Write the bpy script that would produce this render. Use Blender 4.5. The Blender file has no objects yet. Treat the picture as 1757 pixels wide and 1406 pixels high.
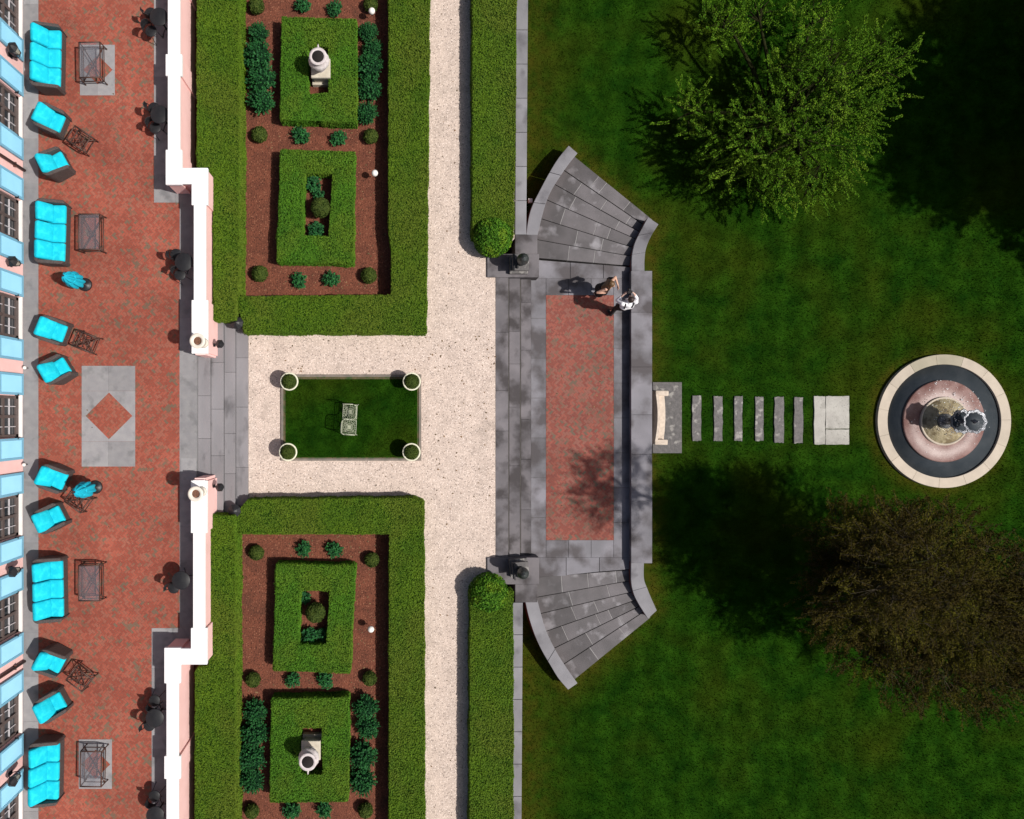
import bpy, math, random
import numpy as np
from mathutils import Matrix, Vector, Euler
R = math.radians
random.seed(7); rng = np.random.default_rng(11)
S = bpy.context.scene
col = S.collection
PI = math.pi

# ------------------------------------------------------------------ camera, light
CH = 22.0; F = 1210.0; NX = 690.0; NY = 712.0          # camera height, focal length and foot point of the drone view
cam = bpy.data.cameras.new('Camera'); cam_o = bpy.data.objects.new('Camera', cam); col.objects.link(cam_o)
cam_o.location = (0, 0, CH); cam_o.rotation_euler = (0, 0, 0)
cam.sensor_fit = 'HORIZONTAL'; cam.sensor_width = 36; cam.lens = 36*F/1757
cam.shift_x = (878.5-NX)/1757; cam.shift_y = -(703-NY)/1757
cam.clip_end = 2000; cam.clip_start = 0.1
S.camera = cam_o
SUN = Vector((0.72, -0.19, 1.0)).normalized()           # towards the sun
w = bpy.data.worlds.new('World'); S.world = w; w.use_nodes = True
nt = w.node_tree; bg = nt.nodes['Background']
sky = nt.nodes.new('ShaderNodeTexSky'); sky.sky_type = 'NISHITA'; sky.sun_disc = False
sky.sun_elevation = math.asin(SUN.z); sky.sun_rotation = math.atan2(SUN.x, SUN.y)
nt.links.new(sky.outputs[0], bg.inputs[0]); bg.inputs[1].default_value = 0.06; sky.dust_density = 3.5; sky.ozone_density = .6
sl = bpy.data.lights.new('Sun', 'SUN'); sl.energy = 4.4; sl.angle = R(1.0); sl.color = (1, 0.96, 0.9)
so = bpy.data.objects.new('Sun', sl); col.objects.link(so)
so.rotation_euler = SUN.to_track_quat('Z', 'Y').to_euler(); so.location = (20, -10, 30)
S.view_settings.view_transform = 'Standard'; S.view_settings.look = 'None'
S.view_settings.exposure = 0.12; S.view_settings.gamma = 1

def P(px, py, z=0.0):
    k = (CH-z)/F
    return Vector(((px-NX)*k, -(py-NY)*k, z))
ZT = 0.65      # terrace
ZP = -0.45     # sunken platform
ZL = -1.17     # lawn

# ------------------------------------------------------------------ materials
MATS = {}
def N(nt, t, **kw):
    n = nt.nodes.new(t)
    for k, v in kw.items():
        if k.startswith('i_'):
            n.inputs[k[2:].replace('_', ' ')].default_value = v
        else: setattr(n, k, v)
    return n
def rgba(c): return (c[0], c[1], c[2], 1)
def mat(name, c, c2=None, scale=3.0, rough=0.8, island=0.0, c3=None, scale3=0.5, bump=0.0, bscale=40, metal=0.0, detail=6, lo=.35, hi=.65, stretch=None, lo3=.5, hi3=.62, spec=.5):
    m = bpy.data.materials.new(name); m.use_nodes = True; t = m.node_tree; b = t.nodes['Principled BSDF']
    L = t.links.new
    b.inputs['Roughness'].default_value = rough; b.inputs['Metallic'].default_value = metal
    b.inputs['Specular IOR Level'].default_value = spec
    tc = N(t, 'ShaderNodeTexCoord'); co = tc.outputs['Object']
    if stretch:
        mp = N(t, 'ShaderNodeMapping'); mp.inputs['Scale'].default_value = stretch; L(co, mp.inputs[0]); co = mp.outputs[0]
    out = None
    def mixc(f, a, bb):
        mx = N(t, 'ShaderNodeMix', data_type='RGBA'); L(f, mx.inputs[0])
        if isinstance(a, tuple): mx.inputs[6].default_value = rgba(a)
        else: L(a, mx.inputs[6])
        if isinstance(bb, tuple): mx.inputs[7].default_value = rgba(bb)
        else: L(bb, mx.inputs[7])
        return mx.outputs[2]
    def noise(sc, lo, hi):
        n = N(t, 'ShaderNodeTexNoise'); n.inputs['Scale'].default_value = sc; n.inputs['Detail'].default_value = detail; L(co, n.inputs[0])
        r = N(t, 'ShaderNodeMapRange'); r.inputs[1].default_value = lo; r.inputs[2].default_value = hi; L(n.outputs[0], r.inputs[0])
        return r.outputs[0]
    out = tuple(c)
    if c2: out = mixc(noise(scale, lo, hi), tuple(c), tuple(c2))
    if c3: out = mixc(noise(scale3, lo3, hi3), out, tuple(c3))
    if island:
        g = N(t, 'ShaderNodeNewGeometry'); r = N(t, 'ShaderNodeMapRange'); L(g.outputs['Random Per Island'], r.inputs[0])
        r.inputs[3].default_value = 1-island; r.inputs[4].default_value = 1+island
        hs = N(t, 'ShaderNodeHueSaturation'); L(r.outputs[0], hs.inputs['Value'])
        r2 = N(t, 'ShaderNodeMath', operation='MULTIPLY_ADD'); L(g.outputs['Random Per Island'], r2.inputs[0]); r2.inputs[1].default_value = -0.06*island; r2.inputs[2].default_value = 0.5+0.03*island; L(r2.outputs[0], hs.inputs['Hue'])
        if isinstance(out, tuple): hs.inputs['Color'].default_value = rgba(out)
        else: L(out, hs.inputs['Color'])
        out = hs.outputs[0]
    if isinstance(out, tuple): b.inputs['Base Color'].default_value = rgba(out)
    else: L(out, b.inputs['Base Color'])
    if bump:
        n = N(t, 'ShaderNodeTexNoise'); n.inputs['Scale'].default_value = bscale; n.inputs['Detail'].default_value = 5; L(co, n.inputs[0])
        bp = N(t, 'ShaderNodeBump'); bp.inputs['Strength'].default_value = bump; bp.inputs['Distance'].default_value = 0.03
        L(n.outputs[0], bp.inputs['Height']); L(bp.outputs[0], b.inputs['Normal'])
    MATS[name] = m
    return m

def herring(name, w=0.068, ang=45, reds=None, greyfrac=.22):
    m = bpy.data.materials.new(name); m.use_nodes = True; t = m.node_tree; b = t.nodes['Principled BSDF']; L = t.links.new
    b.inputs['Roughness'].default_value = .85; b.inputs['Specular IOR Level'].default_value = .25
    tc = N(t, 'ShaderNodeTexCoord'); mp = N(t, 'ShaderNodeMapping'); L(tc.outputs['Object'], mp.inputs[0])
    mp.inputs['Rotation'].default_value = (0, 0, R(ang)); mp.inputs['Scale'].default_value = (1/w, 1/w, 1)
    sp = N(t, 'ShaderNodeSeparateXYZ'); L(mp.outputs[0], sp.inputs[0])
    def M(op, a, bb=None, c=None):
        n = N(t, 'ShaderNodeMath', operation=op)
        for i, v in enumerate((a, bb, c)):
            if v is None: continue
            if isinstance(v, (int, float)): n.inputs[i].default_value = v
            else: L(v, n.inputs[i])
        return n.outputs[0]
    x, y = sp.outputs[0], sp.outputs[1]
    i, j = M('FLOOR', x), M('FLOOR', y); fx, fy = M('FRACT', x), M('FRACT', y)
    tt = M('FLOORED_MODULO', M('SUBTRACT', i, j), 4.0)
    e1 = M('COMPARE', tt, 1.0, .3); e2 = M('COMPARE', tt, 2.0, .3); ver = M('GREATER_THAN', tt, 1.5)
    idx = M('SUBTRACT', i, e1); idy = M('SUBTRACT', j, e2)
    uh = M('ADD', fx, e1); uv = M('ADD', fy, e2)
    def lerp(a, bb, f): return M('ADD', M('MULTIPLY', a, M('SUBTRACT', 1.0, f)), M('MULTIPLY', bb, f))
    u = lerp(uh, uv, ver); v = lerp(fy, fx, ver)
    d = M('MINIMUM', M('MINIMUM', u, M('SUBTRACT', 2.0, u)), M('MINIMUM', v, M('SUBTRACT', 1.0, v)))
    mort = M('LESS_THAN', d, 0.06)
    cb = N(t, 'ShaderNodeCombineXYZ'); L(idx, cb.inputs[0]); L(idy, cb.inputs[1])
    wn = N(t, 'ShaderNodeTexWhiteNoise', noise_dimensions='3D'); L(cb.outputs[0], wn.inputs[0])
    ns = N(t, 'ShaderNodeTexNoise'); ns.inputs['Scale'].default_value = 2.6; ns.inputs['Detail'].default_value = 3; L(tc.outputs['Object'], ns.inputs[0])
    nz = N(t, 'ShaderNodeMapRange'); L(ns.outputs[0], nz.inputs[0]); nz.inputs[1].default_value = .35; nz.inputs[2].default_value = .65; nz.inputs[3].default_value = -.16; nz.inputs[4].default_value = .2
    val = M('ADD', wn.outputs[0], nz.outputs[0])
    rp = N(t, 'ShaderNodeValToRGB'); L(val, rp.inputs[0]); rp.color_ramp.interpolation = 'CONSTANT'
    cols = reds or [(0, (.258, .062, .040)), (.25, (.305, .079, .051)), (.5, (.232, .056, .037)), (.68, (.275, .092, .062)), (1-greyfrac*.5, (.20, .085, .055)), (1-greyfrac*.1, (.15, .10, .068))]
    el = rp.color_ramp.elements
    el[0].position = 0; el[0].color = rgba(cols[0][1]); el[1].position = cols[1][0]; el[1].color = rgba(cols[1][1])
    for p, c in cols[2:]:
        e = el.new(min(p, .999)); e.color = rgba(c)
    mx = N(t, 'ShaderNodeMix', data_type='RGBA'); L(mort, mx.inputs[0]); L(rp.outputs[0], mx.inputs[6]); mx.inputs[7].default_value = (.17, .085, .06, 1)
    # weathering
    n2 = N(t, 'ShaderNodeTexNoise'); n2.inputs['Scale'].default_value = .7; n2.inputs['Detail'].default_value = 6; L(tc.outputs['Object'], n2.inputs[0])
    r2 = N(t, 'ShaderNodeMapRange'); L(n2.outputs[0], r2.inputs[0]); r2.inputs[1].default_value = .3; r2.inputs[2].default_value = .7; r2.inputs[3].default_value = .82; r2.inputs[4].default_value = 1.15
    hs = N(t, 'ShaderNodeHueSaturation'); L(r2.outputs[0], hs.inputs['Value']); L(mx.outputs[2], hs.inputs['Color'])
    L(hs.outputs[0], b.inputs['Base Color'])
    bp = N(t, 'ShaderNodeBump'); bp.inputs['Strength'].default_value = .4; bp.inputs['Distance'].default_value = .006; bp.invert = True
    L(mort, bp.inputs['Height']); L(bp.outputs[0], b.inputs['Normal'])
    MATS[name] = m; return m

def speckle(name, base, base2, dark, light, cell=22, darkp=.2, lightp=.8, rough=.9, bump=.5, stain=None):
    m = bpy.data.materials.new(name); m.use_nodes = True; t = m.node_tree; b = t.nodes['Principled BSDF']; L = t.links.new
    b.inputs['Roughness'].default_value = rough; b.inputs['Specular IOR Level'].default_value = .2
    tc = N(t, 'ShaderNodeTexCoord')
    v = N(t, 'ShaderNodeTexVoronoi'); v.inputs['Scale'].default_value = cell; L(tc.outputs['Object'], v.inputs['Vector'])
    sp = N(t, 'ShaderNodeSeparateColor'); L(v.outputs['Color'], sp.inputs[0])
    n = N(t, 'ShaderNodeTexNoise'); n.inputs['Scale'].default_value = 2.2; n.inputs['Detail'].default_value = 8; L(tc.outputs['Object'], n.inputs[0])
    r = N(t, 'ShaderNodeMapRange'); L(n.outputs[0], r.inputs[0]); r.inputs[1].default_value = .35; r.inputs[2].default_value = .65
    mx = N(t, 'ShaderNodeMix', data_type='RGBA'); L(r.outputs[0], mx.inputs[0]); mx.inputs[6].default_value = rgba(base); mx.inputs[7].default_value = rgba(base2)
    # smaller stones
    v2 = N(t, 'ShaderNodeTexVoronoi'); v2.inputs['Scale'].default_value = cell*2.1; L(tc.outputs['Object'], v2.inputs['Vector'])
    s2 = N(t, 'ShaderNodeSeparateColor'); L(v2.outputs['Color'], s2.inputs[0])
    r2 = N(t, 'ShaderNodeMapRange'); L(s2.outputs[1], r2.inputs[0]); r2.inputs[3].default_value = .8; r2.inputs[4].default_value = 1.16
    hs = N(t, 'ShaderNodeHueSaturation'); L(r2.outputs[0], hs.inputs['Value']); L(mx.outputs[2], hs.inputs['Color'])
    cur = hs.outputs[0]
    for thr, op, c in ((darkp, 'LESS_THAN', dark), (lightp, 'GREATER_THAN', light)):
        q = N(t, 'ShaderNodeMath', operation=op); L(sp.outputs[0], q.inputs[0]); q.inputs[1].default_value = thr
        dd = N(t, 'ShaderNodeMath', operation='LESS_THAN'); L(v.outputs['Distance'], dd.inputs[0]); dd.inputs[1].default_value = .42
        q2 = N(t, 'ShaderNodeMath', operation='MULTIPLY'); L(q.outputs[0], q2.inputs[0]); L(dd.outputs[0], q2.inputs[1])
        q3 = N(t, 'ShaderNodeMath', operation='MULTIPLY'); L(q2.outputs[0], q3.inputs[0]); q3.inputs[1].default_value = .75
        m2 = N(t, 'ShaderNodeMix', data_type='RGBA'); L(q3.outputs[0], m2.inputs[0]); L(cur, m2.inputs[6]); m2.inputs[7].default_value = rgba(c); cur = m2.outputs[2]
    if stain:
        n3 = N(t, 'ShaderNodeTexNoise'); n3.inputs['Scale'].default_value = .55; n3.inputs['Detail'].default_value = 7; n3.inputs['Roughness'].default_value = .65; L(tc.outputs['Object'], n3.inputs[0])
        r3 = N(t, 'ShaderNodeMapRange'); L(n3.outputs[0], r3.inputs[0]); r3.inputs[1].default_value = .58; r3.inputs[2].default_value = .75; r3.inputs[4].default_value = .6
        m3 = N(t, 'ShaderNodeMix', data_type='RGBA'); L(r3.outputs[0], m3.inputs[0]); L(cur, m3.inputs[6]); m3.inputs[7].default_value = rgba(stain); cur = m3.outputs[2]
    L(cur, b.inputs['Base Color'])
    bp = N(t, 'ShaderNodeBump'); bp.inputs['Strength'].default_value = bump; bp.inputs['Distance'].default_value = .02; L(v.outputs['Distance'], bp.inputs['Height']); bp.invert = True; L(bp.outputs[0], b.inputs['Normal'])
    MATS[name] = m; return m

herring('terrace brick')
herring('court brick', reds=[(0, (.21, .060, .046)), (.25, (.26, .078, .058)), (.45, (.19, .055, .045)), (.6, (.23, .09, .07)), (.82, (.18, .09, .065)), (.97, (.13, .095, .07))])
speckle('gravel', (.585, .475, .41), (.50, .405, .35), (.19, .15, .135), (.78, .66, .59), cell=24, darkp=.2, lightp=.72, stain=(.33, .27, .23), bump=.35)
speckle('mulch', (.165, .055, .032), (.12, .041, .025), (.05, .02, .013), (.26, .11, .065), cell=20, darkp=.3, lightp=.84, bump=.9, stain=(.07, .035, .022))
speckle('marble wet', (.29, .19, .175), (.17, .085, .075), (.16, .07, .06), (.42, .28, .25), cell=60, darkp=.15, lightp=.9, rough=.35, bump=.1)
mat('bluestone', (.25, .245, .25), (.215, .21, .22), 5.0, island=.16, c3=(.15, .15, .155), scale3=2.6, lo3=.56, hi3=.74, bump=.15, rough=.85)
mat('terrace step stone', (.235, .222, .235), (.19, .18, .19), 1.4, island=.12, c3=(.09, .085, .09), scale3=2.2, lo3=.58, hi3=.74, bump=.2, rough=.85, detail=9, stretch=(1, .45, 1))
mat('mortar', (.27, .26, .26), (.20, .19, .19), 4)
mat('step stone', (.165, .150, .160), (.105, .096, .104), 1.4, island=.16, c3=(.05, .043, .045), scale3=1.7, lo3=.47, hi3=.63, bump=.2, rough=.85, detail=9)
mat('fan stone', (.118, .108, .114), (.080, .074, .077), 1.6, island=.42, c3=(.22, .21, .225), scale3=1.9, lo3=.56, hi3=.7, bump=.2, rough=.85, detail=9)
mat('coping stone', (.235, .23, .25), (.17, .165, .18), 1.1, island=.08, c3=(.095, .09, .10), scale3=1.4, lo3=.55, hi3=.72, bump=.15, rough=.85, detail=9)
mat('court wall stone', (.22, .21, .235), (.15, .145, .16), .9, island=.10, c3=(.075, .066, .07), scale3=1.1, lo3=.46, hi3=.62, bump=.15, rough=.85, detail=9)
mat('joint', (.09, .08, .075), (.06, .055, .05), 6)
mat('slab pale', (.40, .385, .355), (.33, .315, .29), 3, c3=(.2, .19, .17), scale3=2.4, lo3=.56, hi3=.75, bump=.2, island=.06)
mat('granite', (.135, .125, .125), (.09, .085, .085), 9, c3=(.28, .265, .25), scale3=5.0, lo3=.56, hi3=.66, island=.12, bump=.4, bscale=25, detail=10)
mat('limestone', (.50, .43, .35), (.43, .37, .30), 2.5, island=.04, c3=(.4, .33, .27), scale3=1.0, lo3=.6, hi3=.8, bump=.1)
mat('bench stone', (.62, .52, .43), (.48, .40, .33), 8, bump=.2)
mat('white cap', (.80, .79, .80), (.80, .80, .79), 1.5, c3=(.66, .65, .70), scale3=5.0, lo3=.66, hi3=.78, rough=.7, bump=.05)
mat('pink stucco', (.88, .56, .53), (.85, .53, .50), 3.0, c3=(.76, .47, .43), scale3=1.4, lo3=.58, hi3=.8, bump=.15, bscale=60, rough=.9)
mat('red brick wall', (.22, .05, .035), (.14, .04, .03), 8, bump=.3, bscale=12)
mat('shutter blue', (.19, .44, .60), (.17, .41, .56), 2.0, rough=.6)
mat('white paint', (.78, .74, .72), (.72, .68, .66), 4)
mat('window frame', (.10, .075, .07), (.08, .06, .055), 6, rough=.5)
mat('mullion', (.50, .48, .50), rough=.5)
mat('window glass', (.02, .025, .03), (.05, .05, .055), 1.5, rough=.08)
mat('downspout brown', (.11, .045, .035), rough=.5)
mat('black metal', (.012, .012, .014), (.018, .018, .020), 12, rough=.45, spec=.4)
mat('bronze dark', (.045, .05, .05), (.09, .10, .10), 14, rough=.4, metal=.4, bump=.2)
mat('cushion turquoise', (.010, .53, .66), (.008, .46, .60), 4, rough=.9, bump=.5, bscale=9, spec=.15, c3=(.02, .58, .70), scale3=7, island=.07)
mat('umbrella fabric', (.01, .42, .56), (.008, .34, .48), 7, rough=.85, spec=.2)
mat('wicker', (.085, .066, .062), (.052, .042, .040), 30, rough=.7, bump=.8, bscale=70)
mat('rust metal', (.075, .032, .022), (.045, .022, .017), 20, rough=.6)
mat('pot white', (.74, .68, .60), (.64, .58, .5), 5, rough=.8)
mat('planter cream', (.72, .70, .55), (.62, .60, .46), 8, rough=.8)
mat('soil', (.20, .09, .05), (.11, .05, .03), 20, bump=.8, bscale=60)
mat('urn stone', (.62, .57, .56), (.48, .42, .42), 9, c3=(.32, .28, .28), scale3=4, lo3=.58, hi3=.72, bump=.2)
mat('plinth stone', (.55, .50, .40), (.44, .39, .31), 5, bump=.2)
mat('urn inside', (.012, .009, .008), rough=1)
mat('hedge body', (.016, .042, .005), (.010, .028, .004), 6, rough=1, spec=0)
mat('hedge leaf', (.080, .148, .007), (.056, .118, .006), 1.3, rough=.75, island=.26, c3=(.085, .13, .010), scale3=.8, lo3=.45, hi3=.65, spec=.15)
mat('ring leaf', (.060, .162, .009), (.044, .125, .008), 1.6, rough=.75, island=.26, c3=(.08, .15, .010), scale3=1.1, lo3=.45, hi3=.65, spec=.15)
mat('ball leaf', (.055, .15, .008), (.04, .12, .008), 2, rough=.75, island=.45, c3=(.11, .20, .012), scale3=3, spec=.15)
mat('box leaf', (.052, .078, .012), (.036, .058, .010), 4, rough=.8, island=.4, spec=.15)
mat('blue leaf', (.018, .105, .028), (.012, .075, .020), 5, rough=.7, island=.5, c3=(.028, .13, .038), scale3=3, spec=.2)
mat('dark leaf body', (.006, .022, .009), rough=1, spec=0)
mat('tree leaf', (.075, .165, .009), (.040, .105, .007), 1.2, rough=.8, island=.5, c3=(.105, .19, .014), scale3=.9, spec=.04)
mat('brown leaf', (.046, .036, .008), (.026, .020, .005), .9, rough=.9, island=.45, c3=(.058, .055, .007), scale3=.8, lo3=.46, hi3=.6, spec=.02)
mat('bark', (.026, .028, .010), (.018, .020, .007), 10, rough=1, spec=.05)
mat('twig grey', (.07, .058, .04), (.022, .017, .010), 10, rough=1, spec=.05)
mat('lawn', (.015, .048, .003), (.006, .026, .002), 1.7, rough=.95, c3=(.024, .040, .003), scale3=.35, lo3=.5, hi3=.72, bump=.7, bscale=22, detail=9, spec=.0)
mat('grass blade', (.016, .055, .003), (.007, .029, .002), 1.5, rough=.9, island=.5, c3=(.030, .050, .004), scale3=.35, lo3=.5, hi3=.72, spec=.0)
mat('lawn soil', (.10, .075, .03), (.06, .055, .02), 7, c3=(.03, .06, .01), scale3=5, bump=.6)
mat('panel edge', (.20, .165, .14), (.13, .115, .095), 5, island=.1, bump=.2)
mat('iron cream', (.42, .44, .33), (.30, .32, .23), 15, rough=.6)
mat('globe white', (.80, .77, .72), rough=.5)
mat('water dark', (.034, .042, .050), (.048, .056, .064), 2.5, rough=.25, bump=.25, bscale=9, spec=.4)
mat('water pale', (.30, .25, .15), (.40, .34, .22), 10, rough=.2, bump=.6, bscale=22, c3=(.18, .14, .08), scale3=4)
mat('splash', (.75, .78, .8), rough=.15)
mat('fountain metal', (.06, .065, .075), (.26, .27, .30), 16, rough=.28, metal=.3, bump=.5, bscale=30)
mat('skin', (.56, .34, .25), (.52, .30, .22), 10, rough=.55)
mat('skin pale', (.66, .44, .36), rough=.55)
mat('shirt white', (.80, .79, .82), (.76, .75, .79), 6, rough=.9)
mat('cloth black', (.012, .010, .011), (.02, .016, .016), 20, rough=.9)
mat('hair dark', (.022, .012, .010), (.04, .022, .018), 40, rough=.6)
mat('hair brown', (.16, .085, .032), (.075, .038, .016), 30, rough=.5, stretch=(1, 1, .2))
mat('roof grey', (.1, .1, .1), (.07, .07, .07), 5)
mat('light lens', (.45, .42, .35), rough=.3)
mat('ground far', (.03, .06, .01), (.02, .045, .008), .2, bump=.4, bscale=5)
def lawn_bands(name, amt):
    t = MATS[name].node_tree; b = t.nodes['Principled BSDF']; L = t.links.new; src = b.inputs['Base Color'].links[0].from_socket
    tc = N(t, 'ShaderNodeTexCoord'); mp = N(t, 'ShaderNodeMapping'); L(tc.outputs['Object'], mp.inputs[0]); mp.inputs['Rotation'].default_value = (0, 0, R(4))
    wv = N(t, 'ShaderNodeTexWave'); wv.inputs['Scale'].default_value = .32; wv.inputs['Distortion'].default_value = 2.2; wv.inputs['Detail'].default_value = 3; wv.inputs['Detail Scale'].default_value = .8; L(mp.outputs[0], wv.inputs[0])
    r = N(t, 'ShaderNodeMapRange'); L(wv.outputs[0], r.inputs[0]); r.inputs[3].default_value = 1-amt*.5; r.inputs[4].default_value = 1+amt*.5
    n = N(t, 'ShaderNodeTexNoise'); n.inputs['Scale'].default_value = 2.4; n.inputs['Detail'].default_value = 8; n.inputs['Roughness'].default_value = .7; L(tc.outputs['Object'], n.inputs[0])
    r2 = N(t, 'ShaderNodeMapRange'); L(n.outputs[0], r2.inputs[0]); r2.inputs[1].default_value = .3; r2.inputs[2].default_value = .7; r2.inputs[3].default_value = .66; r2.inputs[4].default_value = 1.36
    m = N(t, 'ShaderNodeMath', operation='MULTIPLY'); L(r.outputs[0], m.inputs[0]); L(r2.outputs[0], m.inputs[1])
    hs = N(t, 'ShaderNodeHueSaturation'); L(m.outputs[0], hs.inputs['Value']); L(src, hs.inputs['Color']); L(hs.outputs[0], b.inputs['Base Color'])
def dry_edge(name, c, k=1.0):
    t = MATS[name].node_tree; b = t.nodes['Principled BSDF']; L = t.links.new; src = b.inputs['Base Color'].links[0].from_socket
    at = N(t, 'ShaderNodeAttribute'); at.attribute_name = 'dry'
    tc = N(t, 'ShaderNodeTexCoord'); n = N(t, 'ShaderNodeTexNoise'); n.inputs['Scale'].default_value = 3.2; n.inputs['Detail'].default_value = 7; L(tc.outputs['Object'], n.inputs[0])
    r = N(t, 'ShaderNodeMapRange'); L(n.outputs[0], r.inputs[0]); r.inputs[1].default_value = .3; r.inputs[2].default_value = .65; r.inputs[3].default_value = .25; r.inputs[4].default_value = 1.0*k
    m = N(t, 'ShaderNodeMath', operation='MULTIPLY'); m.use_clamp = True; L(at.outputs['Fac'], m.inputs[0]); L(r.outputs[0], m.inputs[1])
    mx = N(t, 'ShaderNodeMix', data_type='RGBA'); L(m.outputs[0], mx.inputs[0]); L(src, mx.inputs[6]); mx.inputs[7].default_value = rgba(c); L(mx.outputs[2], b.inputs['Base Color'])
lawn_bands('lawn', .2); lawn_bands('grass blade', .2)
dry_edge('lawn', (.055, .050, .006)); dry_edge('grass blade', (.070, .075, .008))
def glass_mat():
    m = bpy.data.materials.new('table glass'); m.use_nodes = True; t = m.node_tree
    t.nodes.remove(t.nodes['Principled BSDF']); out = t.nodes['Material Output']
    tr = N(t, 'ShaderNodeBsdfTransparent'); tr.inputs[0].default_value = (.90, .90, .91, 1)
    df = N(t, 'ShaderNodeBsdfDiffuse'); df.inputs[0].default_value = (.45, .45, .5, 1)
    gl = N(t, 'ShaderNodeBsdfGlossy'); gl.inputs['Roughness'].default_value = .03
    m1 = N(t, 'ShaderNodeMixShader'); m1.inputs[0].default_value = .09; t.links.new(tr.outputs[0], m1.inputs[1]); t.links.new(df.outputs[0], m1.inputs[2])
    m2 = N(t, 'ShaderNodeMixShader'); m2.inputs[0].default_value = .06; t.links.new(m1.outputs[0], m2.inputs[1]); t.links.new(gl.outputs[0], m2.inputs[2])
    t.links.new(m2.outputs[0], out.inputs[0]); MATS['table glass'] = m
glass_mat()

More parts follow.
